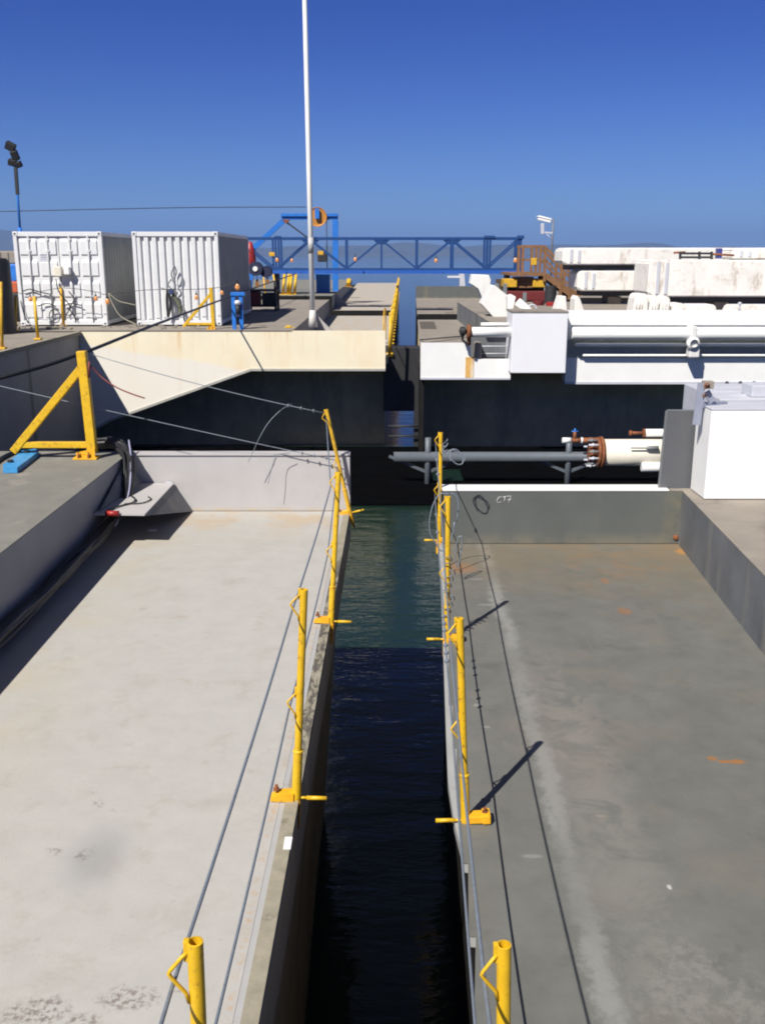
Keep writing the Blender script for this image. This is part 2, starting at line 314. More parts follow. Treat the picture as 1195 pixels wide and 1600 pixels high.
# ============================================================ SETTING
WZ = -2.65
wm = MB()
ys = [-300, 0, 60, 400, 2500, 12000]
wm.poly([(-12000, -300, WZ), (12000, -300, WZ), (12000, 12000, WZ), (-12000, 12000, WZ)])
o = wm.build('water', WAT, origin=(0, 0, WZ)); o['kind'] = 'structure'

hm = MB()
nx, ny = 170, 12; grid = []
for j in range(ny + 1):
    row = []
    for i in range(nx + 1):
        x = -4200 + 7600 * i / nx; y = 4700 + 1500 * j / ny
        prof = math.sin(math.pi * min(1, j / ny * 1.0)) ** .8 if j <= ny else 0
        h = 46 + 30 * noise.noise(Vector((x * .0011, 2.2, 0))) + 22 * noise.noise(Vector((x * .004, y * .003, 5)))
        h += 105 * math.exp(-((x + 2050) / 330) ** 2) + 22 * math.exp(-((x - 200) / 420) ** 2)
        h *= .35 + .65 * (1 if x < 1500 else max(0, 1 - (x - 1500) / 1400))
        row.append(hm.bm.verts.new((x, y, WZ - 2 + max(0, h) * prof)))
    grid.append(row)
for j in range(ny):
    for i in range(nx):
        f = hm.bm.faces.new((grid[j][i], grid[j][i + 1], grid[j + 1][i + 1], grid[j + 1][i])); f.smooth = True
o = hm.build('hills', HILL); o['kind'] = 'structure'

# ============================================================ NEAR LEFT PONTOON
def lx(y): return -.475 + .0155 * y - .0002 * y * y      # outer deck edge, slightly bowed
lp = thing('pontoon', 'pale painted pontoon in the left foreground with a low pale end wall', 'pontoon', (-1.6, 4, 0), 'pontoons of the floating dock')
ysl = [-3 + 12.98 * i / 26 for i in range(27)]
m_ = MB(); m_.prism([(-2.65, -3, 0)] + [(lx(y) - .092, y, 0) for y in ysl] + [(-2.65, 9.98, 0)], (0, 0, -.05)); m_.build('deck', DPALE, lp)
m_ = MB(); m_.prism([(lx(y) - .092, y, -.002) for y in ysl] + [(lx(y) - .065, y, -.002) for y in reversed(ysl)], (0, 0, -.046)); m_.build('bare_paint_strip', BARE, lp)
m_ = MB(); m_.prism([(lx(y) - .065, y, .004) for y in ysl] + [(lx(y), y, .004) for y in reversed(ysl)], (0, 0, -.052)); m_.build('edge_strip', KERB, lp)
m_ = MB(); m_.prism([(-9, -3, -.05)] + [(lx(y) - .004, y, -.05) for y in ysl] + [(-9, 9.98, -.05)], (0, 0, -.30)); m_.build('deck_beam', HULL, lp)
m_ = MB(); top = [(-9, -3), (lx(-3) - .02, -3), (lx(3) - .02, 3), (lx(8.6) - .05, 8.6), (-9, 8.6)]; bot = [(-9, -3), (-.50, -3), (-.52, 3), (-.60, 8.3), (-9, 8.3)]
vt = [m_.bm.verts.new((x_, y_, -.352)) for x_, y_ in top]; vb = [m_.bm.verts.new((x_, y_, -3.1)) for x_, y_ in bot]
m_.bm.faces.new(vt); m_.bm.faces.new(vb[::-1])
for k in range(5): m_.bm.faces.new((vt[k], vt[(k + 1) % 5], vb[(k + 1) % 5], vb[k]))
m_.build('hull', HULL, lp)
m_ = MB(); m_.box(-2.65, lx(9.8) + .005, 9.80, 9.96, .004, .60, .006); m_.build('end_wall', PALEWALL, lp)
m_ = MB(); m_.box(-2.65, lx(9.8) + .005, 9.785, 9.965, .60, .612); m_.build('wall_cap', PALEWALL, lp)
# raised side platform
m_ = MB(); m_.box(-9, -2.65, -3, 9.98, -.045, .598); m_.build('side_platform', SHADEW, lp)
m_ = MB(); m_.box(-9, -2.645, -3, 9.985, .598, .606); m_.build('platform_deck', PGREY, lp)
m_ = MB(); p = on(437, 1320, 0); m_.box(lx(p.y) - .03, lx(p.y) + .004, p.y - .045, p.y + .045, .006, .012); m_.build('edge_tab', WHITE, lp)
# small edge shelf with gussets in the far left corner
sh = thing('corner_shelf', 'small pale steel shelf with triangular gussets in the corner of the pale deck', 'shelf', (-2.4, 9.2, 0))
zs = .31
A, B_, Cc, Dd = Vector((-2.64, 9.78, zs)), at(272, 752, 9.78), on(226, 804, zs), Vector((-2.64, on(165, 803, zs).y, zs))
B_.z = zs
m_ = MB(); m_.prism([A, B_, Cc, Dd], (0, 0, -.012)); m_.build('shelf_plate', PALEWALL, sh)
m_ = MB(); m_.prism([B_ + Vector((0, 0, -.012)), Cc + Vector((0, 0, -.012)), Vector((B_.x + .18, 9.78, .006)), ], (-.012, 0, 0)); m_.build('gusset', GWALL2, sh)
m_ = MB(); g0 = at(192, 710, 9.78); m_.prism([(-2.64, 9.77, .58), (-2.50, 9.77, zs + .002), (-2.62, 8.62, zs + .002)], (.012, 0, 0)); m_.build('gusset', GWALL2, sh)
m_ = MB(); m_.beam((B_.x - .02, 9.775, zs + .008), (-2.25, 9.775, zs + .008), .02, .014); m_.build('wall_fillet', LAV, sh)
m_ = MB(); e = on(172, 803, zs); m_.tube([(e.x - .03, Dd.y - .02, zs + .01), (e.x + .09, Dd.y - .02, zs + .01)], .026, 12, 0); tag(m_.build('cable_plug', RED), 'red plug lying on the front edge of the corner shelf', 'plug')
m_ = MB(); m_.tube([on(168, 797, zs + .02), on(190, 790, zs + .012), on(208, 785, zs + .012), on(211, 779, zs + .02), on(203, 770, zs + .012), (-2.52, 9.6, zs + .08)], .008, 8, 8)
m_.tube([on(195, 787, zs + .01), on(222, 786, zs + .01), on(236, 780, zs + .01), on(232, 776, zs + .01)], .006, 8, 8)
tag(m_.build('loose_cord', BLACK), 'thin black cord curled on top of the corner shelf', 'cord')
m_ = MB()
random.seed(3)
for k in range(24):
    j = lambda a: random.uniform(-a, a)
    pts = []
    for (x, y, z) in ((-3.0, 9.9, .66), (-2.72, 9.86, .66), (-2.57, 9.6, .52), (-2.53, 9.1, .2), (-2.55, 8.4, .12), (-2.56, 7.4, .08), (-2.58, 6.2, .07), (-2.60, 5.0, .07), (-2.60, 3.0, .06)):
        pts.append((x + j(.05), y + j(.05), z + abs(j(.09))))
    m_.tube(pts, random.choice((.015, .02, .026)), 7, 6)
tag(m_.build('cable_bundle', BLACK), 'thick bundle of black cables drooping along the foot of the raised left platform', 'cables')
m_ = MB(); m_.tube([(-2.62, 9.84, .75), (-2.55, 9.6, .60), (-2.49, 9.2, .33), (-2.5, 8.7, .15)], .009, 7, 8)
tag(m_.build('light_hose', mat('lilac_hose', (.30, .30, .42), .5)), 'thin pale hose laid over the black cable bundle by the yellow triangular frame', 'hose')
# sun spot on the deck below the shelf, drawn as a small white disc
sp = on(238, 829, 0)
m_ = MB(); m_.lathe([(0, .003), (.045, .003), (.05, .0)], (sp.x, sp.y, .002), seg=20); tag(m_.build('sun_spot_disc', WHITE), 'small round sun spot on the deck below the corner shelf, made as a pale disc', 'disc')

# ============================================================ NEAR RIGHT PONTOON
ZR = -.17
rp_ = thing('pontoon', 'dark grey painted pontoon in the right foreground, its end wall marked CT7', 'pontoon', (1.6, 4, ZR), 'pontoons of the floating dock')
outl = [on(*p, ZR) for p in ((686, 862), (690, 950), (694, 1060), (697, 1150), (700, 1220), (710, 1285), (720, 1335), (721, 1347), (730, 1348), (731, 1462), (742, 1463), (739, 1600))]
outl += [Vector((.33, 1.5, ZR)), Vector((.33, -3, ZR))]
for p in outl:
    if p.y < 4.1: p.x += .008
outl = [Vector((.585, 9.4, ZR))] + outl
wx = lambda y: 2.93 + (y - 9.2) * .0714
m_ = MB(); m_.prism([p + Vector((0, 0, -.006)) for p in outl] + [(2.4, -3, ZR - .006), (3.3, 9.4, ZR - .006)], (0, 0, -.05)); m_.build('edge_lip', mat('lip_paint', (.33, .335, .325), .6, .08, 5, stain=(.16, .16, .15), stain_amt=.6, stain_scale=4, thresh=.55), rp_)
gp = [(692, 862), (696, 950), (700, 1024), (700, 1101), (706, 1102), (706, 1168), (712, 1169), (712, 1248), (716, 1250), (720.5, 1348), (730, 1348.5), (731, 1462.5), (742, 1463.5), (739, 1600)]
gpl = [Vector((.61, 9.18, ZR))] + [on(*p, ZR) for p in gp] + [Vector((.33, 1.5, ZR)), Vector((.33, -3, ZR))]
m_ = MB(); m_.prism([p + Vector((0.003, 0, 0)) for p in gpl] + [(wx(-3), -3, ZR), (wx(9.18), 9.18, ZR)], (0, 0, -.004)); m_.build('deck', DGREY, rp_)
m_ = MB(); m_.prism([(.66, 9.39, ZR - .058), (.52, 4.7, ZR - .058), (.50, -3, ZR - .058), (9, -3, ZR - .058), (9, 9.39, ZR - .058)], (0, 0, -2.9)); m_.build('hull', NEARBLACK, rp_)
# stiffener under the lip
m_ = MB(); m_.box(.60, wx(9.2) + .02, 9.18, 9.38, ZR + .002, .372, .006); m_.build('end_wall', GWALL, rp_)
m_ = MB(); m_.box(.585, 2.80, 9.172, 9.40, .372, .384); m_.build('wall_cap', WHITE, rp_)
# right inner wall, runs slightly askew
a0, a1 = Vector((wx(-3), -3, 0)), Vector((wx(9.18), 9.18, 0))
m_ = MB(); m_.prism([(a0.x, a0.y, ZR - .05), (a1.x, a1.y, ZR - .05), (a1.x, a1.y, .368), (a0.x, a0.y, .368)], (.12, 0, 0)); m_.build('side_wall', GWALL2, rp_)
m_ = MB(); m_.prism([(a0.x + .003, -3, .37), (wx(9.18) - .003, 9.18, .37), (2.82, 9.176, .37), (2.82, 9.4, .37), (9, 9.4, .37), (9, -3, .37)], (0, 0, .008)); m_.build('platform_deck', PBRN, rp_)
m_ = MB(); m_.box(3.08, 8.98, -2.98, 9.38, -.2, .366); m_.build('side_platform', GWALL2, rp_)
# chalk writing CT7
def stroke(mb, pts, z=0):
    mb.tube([at(px, py, 9.178) for px, py in pts], .003, 5, 0)
m_ = MB()
stroke(m_, [(783.5, 776), (779, 777), (776, 782), (777, 785.5), (783, 784)])
stroke(m_, [(785, 776.5), (792, 775.5)]); stroke(m_, [(788.5, 776), (787.5, 785)])
stroke(m_, [(792, 775.5), (798.5, 775), (796, 780), (794, 786)]); stroke(m_, [(793, 781), (799, 780)])
m_.build('chalk_marking', CHALK, rp_)
e = at(1055, 840, 9.17); m_ = MB(); m_.lathe([(0, .012), (.012, .012), (.02, .01), (.026, 0), (.026, -.02)], e, (0, -1, 0), 14); m_.build('drain_plug', RUST, rp_)

# ============================================================ GUARD POSTS
def make_post(s, h=1.1):
    """s = +1: inboard side is +X, -1: inboard side is -X"""
    root = thing('guard_post', 'x', 'guard post', (0, 0, 0))
    r = .0185
    m_ = MB(); m_.lathe([(r, .0), (r, h), (r - .004, h + .001), (r - .004, h - .10), (0, h - .10)], seg=24)
    tb = lathe_smooth(m_.build('tube', YEL, root))
    m_ = MB(); m_.lathe([(r + .001, -.02), (r + .0045, -.018), (r + .0045, .26), (r + .007, .262), (r + .007, .27), (r + .001, .275)], seg=24); lathe_smooth(m_.build('sleeve', YEL, root))
    for z in (h - .07, h - .57):
        m_ = MB(); m_.tube([(-r + .002, -.004, z + .045), (-r - .01, -.012, z + .038), (-r - .036, -.02, z + .008), (-r - .040, -.02, z - .0), (-r - .034, -.02, z - .012), (-r - .004, -.016, z - .055), (-r + .002, -.012, z - .085)], .0048, 8, 0)
        m_.box(-r - .008, -r + .006, -.008, .008, z + .02, z + .075, .003)
        m_.build('hook', YEL, root)
    m_ = MB()
    if s < 0: m_.prism([(-.012, -.03, .045), (-.085, -.03, .038), (-.125, -.03, .012), (-.125, -.03, .0), (-.125, -.03, -.0), (-.012, -.03, 0)], (0, .06, 0))
    else: m_.box(.0, .115, -.032, .032, .004, .045, .006); m_.box(.085, .125, -.038, .038, .003, .052, .006)
    m_.build('clamp_arm', ORG, root)
    m_ = MB()
    if s < 0: m_.prism([(-.045, -.035, -.004), (.02, -.035, -.004), (.02, -.035, -.15), (.012, -.035, -.15)], (0, .012, 0)); m_.prism([(.008, -.035, -.004), (.02, -.035, -.004), (.02, -.035, -.15), (.008, -.035, -.15)], (0, .07, 0))
    else: m_.box(-.02, .022, -.042, -.03, -.10, .0, .003); m_.box(-.03, -.01, -.03, .03, -.12, .0, .003)
    m_.build('gusset', ORG, root)
    m_ = MB(); m_.tube([(-s * .012, 0, .012), (-s * .055, 0, .012)], .007, 10); m_.tube([(-s * .05, 0, .012), (-s * .15, 0, .014)], .0105, 12); m_.build('pin', YEL, root)
    m_ = MB(); m_.lathe([(0, .03), (.009, .03), (.009, .012), (.016, .012), (.016, 0)], (s * .10, 0, .045), seg=6); m_.build('bolt', RUST, root)
    return root
protoL, protoR = make_post(-1), make_post(1)
posts = []
for (pr, top, base, z0, lab) in (
    (protoL, (305, 1471), None, 0, 'nearest yellow guard post on the pale deck, only its open top showing'),
    (protoL, (475, 921), (463, 1249), 0, 'second yellow guard post on the pale deck, clamp and pin fully in view'),
    (protoL, (529, 738), (517, 973), 0, 'third yellow guard post along the pale deck edge, reaching up to the end wall cap'),
    (protoL, (510, 640), (547, 803), 0, 'leaning rusty yellow guard post at the far end of the pale deck'),
    (protoR, (787, 1476), None, ZR, 'nearest yellow guard post on the grey deck, only its open rusty top showing'),
    (protoR, (718, 966), (727, 1284), ZR, 'yellow guard post on the grey deck casting the longest shadow, second from the viewer'),
    (protoR, (700, 776), (698, 1001), ZR, 'yellow guard post with tangled wire, third along the grey deck edge'),
    (protoR, (688.5, 676), (686, 846), ZR, 'farthest yellow guard post on the grey deck, with a wire loop hanging from its top')):
    T = on(*top, z0 + 1.1)
    Bp = on(*base, z0) if base else Vector((T.x + (-.015 if z0 == 0 else .03), T.y, z0))
    d = T - Bp
    ob = pr if pr not in posts else copy_tree(pr)
    posts.append(ob if ob is pr else ob)
    ob.location = Bp; ob.rotation_mode = 'QUATERNION'
    ob.rotation_quaternion = Vector((0, 0, 1)).rotation_difference(d.normalized())
    k = d.length / 1.1; ob.scale = (1, 1, k)
    ob['label'] = lab; ob['category'] = 'guard post'; ob['group'] = 'yellow guard posts along the deck edges'
PL, PR = posts[:4], posts[4:]
for ch in PL[3].children:
    if ch.name.startswith(('tube', 'sleeve')): ch.data = ch.data.copy(); ch.data.materials[0] = YEL2
bpy.context.view_layer.update()
def hk(i, z, arr): return arr[i].matrix_world @ Vector((-.05, -.018, z))
def hk2(i, z, arr): return arr[i].matrix_world @ Vector((-.03, -.012, z - .04))

def sag(a, b, s, n=6):
    return [a.lerp(b, i / n) - Vector((0, 0, s * 4 * (i / n) * (1 - i / n))) for i in range(n)]
def clip(mb, p, d, r=.016):
    d = d.normalized()
    mb.lathe([(.004, -r * .9), (r, 0), (r * .6, r * .3), (.004, r * .9)], p, d, 6)
    mb.beam(p + Vector((0, 0, -r * 1.3)), p + Vector((0, 0, r * 1.3)), r * .5, r * .5)
def rope(name, lab, pts, r=.0052, clips=(), grp='steel safety cables strung between the guard posts'):
    root = thing(name, lab, 'cable', pts[0], grp)
    m_ = MB(); m_.tube(pts, r, 8, 0); m_.build('wire', STEEL, root)
    for c_, d_ in clips:
        m_ = MB(); clip(m_, c_, d_); m_.build('clip', STEEL, root)
    return root
tri_top = Vector((at(137, 548, 9.66).x, 9.66, at(137, 551, 9.66).z))
for z, lab in ((1.0, 'upper steel cable on the pale deck guard posts'), (.49, 'lower steel cable on the pale deck guard posts, hung at knee height')):
    P = [hk(0, z, PL) + Vector((-.06, -3.5, 0)), hk(0, z, PL), hk(1, z, PL), hk(2, z, PL)]
    last = PL[3].matrix_world @ Vector((-.02, 0, z + .02))
    pts = []
    for a_, b_2 in zip(P, P[1:] + [last]): pts += sag(a_, b_2, .02)
    rope('safety_cable', lab, pts + [last])
# cables from the far leaning post across the platform
a_ = PL[3].matrix_world @ Vector((-.02, -.01, 1.07)); b_2 = tri_top + Vector((.05, 0, -.02))
d_ = b_2 - a_
pts = sag(a_, b_2, .03, 10) + [b_2]
rope('safety_cable', 'upper thin cable with wire clips running from the leaning post to the triangular frame', pts, .004, [(a_.lerp(b_2, t_) - Vector((0, 0, .12 * t_ * (1 - t_))), d_) for t_ in (.05, .105, .16)])
a_ = at(533, 721, 9.72); b_2 = at(0, 597, 9.75)
b_3 = a_.lerp(b_2, 2.0); pts = sag(a_, b_3, .04, 14) + [b_3]
rope('safety_cable', 'lower thin cable with wire clips running from the leaning post past the triangular frame', pts, .004, [(a_.lerp(b_3, t_) - Vector((0, 0, .16 * t_ * (1 - t_))), b_3 - a_) for t_ in (.022, .04, .058)])
m_ = MB(); m_.tube([at(457, 631, 9.78), at(440, 640, 9.7), at(420, 660, 9.65), at(405, 685, 9.6), at(396, 705, 9.6), at(388, 722, 9.6)], .003, 6, 6)
m_.tube([at(453, 708, 9.7), at(432, 712, 9.66), at(424, 735, 9.62), at(419, 756, 9.6)], .003, 6, 6)
tag(m_.build('cable_tail', STEEL), 'loose cable tails curling down from the clips beside the leaning post', 'cable')
for z, lab, pp in ((1.0, 'upper steel cable on the grey deck guard posts', None), (.49, 'lower steel cable on the grey deck guard posts', None)):
    P = [hk(0, z, PR) + Vector((-.02, -3.5, 0)), hk(0, z, PR), hk(1, z, PR), hk(2, z, PR), hk(3, z, PR)]
    pts = []
    for a_, b_2 in zip(P, P[1:]): pts += sag(a_, b_2, .02)
    cl = []
    a_, b_2 = (P[2], P[3])
    if z < .6: cl = [(a_.lerp(b_2, t_) - Vector((0, 0, .08 * t_ * (1 - t_))), b_2 - a_) for t_ in (.40, .45, .50, .60, .65, .70)]
    a_, b_2 = P[3], P[4]
    cl += [(a_.lerp(b_2, t_) - Vector((0, 0, .08 * t_ * (1 - t_))), b_2 - a_) for t_ in (.5, .72)]
    rope('safety_cable', lab, pts + [P[-1]], .0052, cl)
# wire loops on the right posts
def loop(name, lab, c, rx, rz, tilt, n=22, turns=1.0, par=None):
    pts = []
    for i in range(n + 1):
        a = 2 * math.pi * turns * i / n
        v = Vector((math.cos(a) * rx, math.sin(a) * rx * .25, math.sin(a) * rz)); v *= 1 + .22 * math.sin(2.3 * a + 1) ; v.rotate(Matrix.Rotation(tilt, 3, 'Y'))
        pts.append(Vector(c) + v * (1 - .04 * i / n))
    m_ = MB(); m_.tube(pts, .0055, 6, 2); return tag(m_.build(name, STEEL), lab, 'wire')
b3 = PR[3].matrix_world
o = loop('wire_loop', 'small loop of grey wire hanging from the farthest post on the grey deck', at(712, 714, 8.75), .075, .055, .5, turns=1.7)
m_ = MB()
for k in range(7):
    p0 = at(690, 700, 9.25) + Vector((0, 0, .03 * (k % 3 - 1))); m_.tube([p0, p0 + Vector((.03 + .004 * k, -.02, -.06 + .022 * k)), p0 + Vector((.05, 0, -.04 + .02 * k))], .004, 5, 4)
tag(m_.build('wire_tangle', STEEL), 'frayed grey wire ends by the top of the farthest grey-deck post', 'wire')
m_ = MB()
for k in range(10):
    p0 = (PR[2].matrix_world @ Vector((0, 0, .30))) + Vector((-.03 + .012 * (k % 4), -.02, .05 * k - .1)); m_.tube([p0, p0 + Vector((.03, -.03, .02)), p0 + Vector((.045, .02, -.03)), p0 + Vector((0.0, .03, -.02))], .004, 5, 4)
tag(m_.build('wire_tangle', STEEL), 'tangled grey wire twisted round the foot of the third grey-deck post', 'wire')
loop('wire_loop', 'large loop of grey wire hanging between the two farthest posts on the grey deck', at(692, 812, 8.2) , .10, .30, .18)
loop('wire_loop', 'loop of wire standing out over the grey deck beside the farther posts', at(716, 860, 8.0), .02, .16, .1)

# ============================================================ LEFT PLATFORM OBJECTS
def tri_frame(loc, label, sx=1, mt=YEL, grp='yellow triangular cable frames'):
    t = thing('cable_stand', label, 'frame', loc, grp); L = Vector(loc)
    v = lambda x, z: L + Vector((sx * x, 0, z))
    m_ = MB(); m_.beam(v(0, .06), v(-.03, 1.08), .09, .09, (0, 1, 0), .008); m_.build('upright', mt, t)
    m_ = MB(); m_.beam(v(-.03, .93), v(-.80, .07), .075, .075, (0, 1, 0), .008); m_.build('diagonal', mt, t)
    m_ = MB(); m_.beam(v(-.75, .14), v(-.045, .14), .06, .06, (0, 1, 0), .006); m_.build('cross_bar', mt, t)
    m_ = MB(); m_.box(L.x - .18 if sx > 0 else L.x - .06, L.x + .06 if sx > 0 else L.x + .18, L.y - .09, L.y + .07, L.z, L.z + .02, .004)
    m_.prism([v(-.15, .02) + Vector((0, -.06, 0)), v(.04, .02) + Vector((0, -.06, 0)), v(.04, .11) + Vector((0, -.06, 0)), v(-.15, .07) + Vector((0, -.06, 0))], (0, .012, 0)); m_.build('base_plate', ORG if mt is YEL else mt, t)
    for k in (-.12, -.02):
        m_ = MB(); m_.lathe([(.014, 0), (.014, .03), (.006, .03), (.006, .06), (0, .06)], v(k, .02) + Vector((0, -.08, 0)), seg=8); m_.build('bolt', RUST, t)
    return t
fl = on(146, 716, .606)
tri_frame((fl.x, fl.y, .606), 'yellow triangular frame bolted to the corner of the near raised platform')
bb = on(25, 720, .606)
t = thing('steel_bracket', 'light blue steel bracket lying on the platform by the triangular frame', 'bracket', bb)
m_ = MB()
pts = [on(*p, .66) for p in ((5, 731), (27, 731), (61, 705), (56, 701), (35, 704), (20, 716), (5, 726))]
m_.prism(pts, (0, 0, -.05)); m_.build('plate', LBLUE, t)
m_ = MB(); m_.lathe([(.03, 0), (.03, .02), (0, .025)], on(43, 707, .662), seg=10); m_.lathe([(.03, 0), (.03, .02), (0, .025)], on(17, 722, .662), seg=10); m_.build('bolt', DARK, t)
m_ = MB(); m_.tube([on(-30, 742, .63), on(10, 712, .63), on(60, 697, .63), on(130, 702, .63)], .02, 8, 6); tag(m_.build('black_hose', BLACK), 'black hose along the back edge of the near raised platform', 'hose')
m_ = MB(); m_.tube([at(-150, 632, 10.6), at(0, 591, 11.1), at(70, 572, 11.6), at(137, 549, 12.3), at(200, 524, 14), at(262, 500, 17), at(345, 469, 25), at(400, 449, 34), at(462, 428, 49)], .022, 8, 8)
tag(m_.build('power_cable', BLACK), 'heavy black cable rising from the lower left over the triangular frame to the blue truss', 'cable')
m_ = MB(); m_.tube([at(142, 571, 9.6), at(160, 590, 9.6), at(182, 605, 9.5), at(205, 615, 9.4), at(226, 622, 9.3)], [.008] * 20 + [.014] * 5, 8, 6) if False else m_.tube([at(142, 571, 9.6), at(160, 590, 9.6), at(182, 605, 9.5), at(205, 615, 9.4), at(226, 622, 9.3)], .007, 8, 6)
m_.tube([at(140, 565, 9.58), at(139, 590, 9.58)], .012, 8)
tag(m_.build('trailing_cord', mat('maroon_cord', (.16, .03, .025), .6)), 'dark red cord trailing from the top of the near triangular frame', 'cord')

# ============================================================ RIGHT PLATFORM OBJECTS
# big flanged pipe
Yp = 9.95
t = thing('flanged_pipe', 'wide stained white pipe ending in a rusted bolted flange behind the grey end wall', 'pipe', at(985, 728, Yp))
c0, c1 = at(940, 707, Yp), at(1090, 707, Yp); c1.z = c0.z
m_ = MB(); m_.tube([c0, c1], .14, 32); m_.build('barrel', CREPIPE, t)
m_ = MB(); m_.tube([c0 + Vector((-.028, 0, 0)), c0 + Vector((.0, 0, 0))], .168, 32); m_.tube([c0 + Vector((-.062, 0, 0)), c0 + Vector((-.034, 0, 0))], .160, 32); m_.build('flange', RUST, t)
m_ = MB(); m_.tube([c0 + Vector((-.055, 0, 0)), c0 + Vector((.012, 0, 0))], .146, 24); m_.build('gasket_collar', RUST, t)
m_ = MB(); m_.tube([c0 + Vector((-.14, 0, .0)), c0 + Vector((-.07, 0, 0))], .09, 20); m_.build('blind_hub', RUST, t)
for k in range(12):
    a = 2 * math.pi * (k + .5) / 12
    p0 = c0 + Vector((-.045, math.cos(a) * .14, math.sin(a) * .14))
    m_ = MB(); m_.tube([p0 + Vector((-.12, 0, 0)), p0], .0105, 8); m_.tube([p0 + Vector((-.085, 0, 0)), p0 + Vector((-.06, 0, 0))], .019, 6); m_.build('flange_bolt', GREY if k % 2 else LAV, t)
t = thing('valve_stub', 'short rusty pipe and valve with white cap left of the rusted flange', 'valve', at(905, 692, Yp))
s0 = at(933, 688, Yp); xx = lambda px: Vector((at(px, 688, Yp).x, Yp, s0.z))
m_ = MB(); m_.tube([xx(908), xx(940)], .028, 14); m_.tube([xx(893), xx(908)], .022, 14); m_.build('stub_pipe', RUST, t)
m_ = MB(); m_.tube([xx(878), xx(891)], .029, 14); m_.build('end_cap', WHITE, t)
m_ = MB(); m_.tube([xx(897), xx(897) + Vector((0, 0, .09))], .016, 10); m_.build('valve_stem', RUST, t)
m_ = MB(); m_.tube([xx(897) + Vector((-.035, 0, .095)), xx(897) + Vector((.035, 0, .095))], .007, 8); m_.tube([xx(897) + Vector((0, 0, .08)), xx(897) + Vector((0, 0, .125))], .009, 8); m_.build('valve_handle', BBLUE, t)
m_ = MB(); m_.tube([xx(907), xx(910)], .031, 14); m_.build('union_ring', WHITE, t)
p0 = at(1007, 676.5, Yp + .1); p1 = Vector((p0.x + .6, p0.y, p0.z)); t = thing('thin_pipe', 'thin white pipe with a rusty tip above the flanged pipe', 'pipe', p0)
m_ = MB(); m_.tube([p0, p1], .042, 18); m_.build('barrel', WHITE, t)
m_ = MB(); m_.tube([p0 + Vector((-.02, 0, 0)), p0 + Vector((.0, 0, 0))], .046, 18); m_.tube([p0 + Vector((-.15, 0, 0)), p0], .016, 10); m_.tube([p0 + Vector((-.165, 0, 0)), p0 + Vector((-.14, 0, 0))], .028, 10); m_.build('rusty_tip', RUST, t)
p0 = at(1003, 730, Yp - .12); m_ = MB(); m_.tube([p0 + Vector((-.01, 0, 0)), p0 + Vector((.01, 0, 0)), p0 + Vector((.6, 0, 0))], [.042, .052, .052], 20); tag(m_.build('capped_pipe', WHITE), 'plain white capped pipe below the flanged pipe', 'pipe')
# dark plate
pA, pB = at(1029, 764, 9.28), at(1100, 764, 9.28)
zt = at(1040, 642, 9.28).z
t = thing('steel_plate', 'upright dark grey steel plate between the flanged pipe and the white cabinet', 'plate', (pA.x, 9.28, .38))
m_ = MB(); m_.prism([(pA.x, 9.26, .38), (pA.x + .02, 9.26, zt), (pB.x + .06, 9.26, zt), (pB.x + .06, 9.26, .38)], (0, .03, 0)); m_.build('panel', mat('plate_grey', (.10, .104, .112), .5, .06, 6, stain=(.2, .2, .2), stain_amt=.5, stain_scale=30, thresh=.72), t)
m_ = MB(); m_.beam((pA.x + .02, 9.275, zt + .006), (pB.x + .06, 9.275, zt + .006), .035, .012); m_.beam((pA.x - .006, 9.275, .38), (pA.x + .012, 9.275, zt), .012, .035); m_.build('rim', GREY, t)
# slot and arrow shaped bar
m_ = MB(); e0, e1 = at(985, 700, Yp - .16), at(1028, 700, Yp - .16); m_.tube([e0, e0.lerp(e1, .55), e0.lerp(e1, .62), e1], [.008, .009, .022, .024], 8); tag(m_.build('grab_bar', GREY), 'small grey bar standing off the side of the flanged pipe', 'bar')
# white cabinet
ca = on(1099, 781, .38); czt = at(1099, 641, ca.y).z
t = thing('cabinet', 'large plain white cabinet standing on the right platform', 'cabinet', (ca.x + .6, ca.y + .25, .38))
m_ = MB(); m_.box(ca.x, ca.x + 1.6, ca.y, ca.y + .42, .385, czt, .012); m_.build('body', WHITE, t)
m_ = MB(); m_.box(ca.x - .004, ca.x + 1.604, ca.y - .004, ca.y + .424, czt + .001, czt + .012, .003); m_.build('top_rim', LAV, t)
m_ = MB(); m_.box(ca.x + .02, ca.x + 1.58, ca.y + .02, ca.y + .4, .379, .384); m_.build('base', DARK, t)
# crate / pale box behind the cabinet
y2 = 9.75
b0, b1 = at(1118, 640, y2), at(1122, 603, y2)
t = thing('pale_housing', 'pale grey flat-topped housing behind the white cabinet', 'housing', (b0.x + .5, y2, .38))
m_ = MB(); m_.box(b0.x, b0.x + 1.4, y2 - .1, y2 + 1.1, .40, czt - .02, .01); m_.build('body', LAV, t)
m_ = MB(); m_.box(at(1172, 632, y2).x, at(1172, 632, y2).x + .9, y2 + .0, y2 + .3, czt - .018, czt + .10, .01); m_.build('hatch', LAV, t)
m_ = MB()
for k in range(3): m_.beam((b0.x + .05, y2 + .1 + .3 * k, czt - .014), (b0.x + .9, y2 + .28 + .3 * k, czt - .014), .02, .012)
m_.build('ribs', LAV, t)
m_ = MB(); m_.tube([at(1110, 602, 10.9), at(1160, 601, 10.9), at(1215, 603, 10.9)], .008, 6, 3)
for px in (1135, 1156, 1177): m_.lathe([(.02, -.015), (.028, 0), (.02, .015)], at(px, 599, 10.9), (1, 0, 0), 8)
tag(m_.build('strung_line', DARK), 'thin dark line with small rings strung behind the pale housing', 'line')
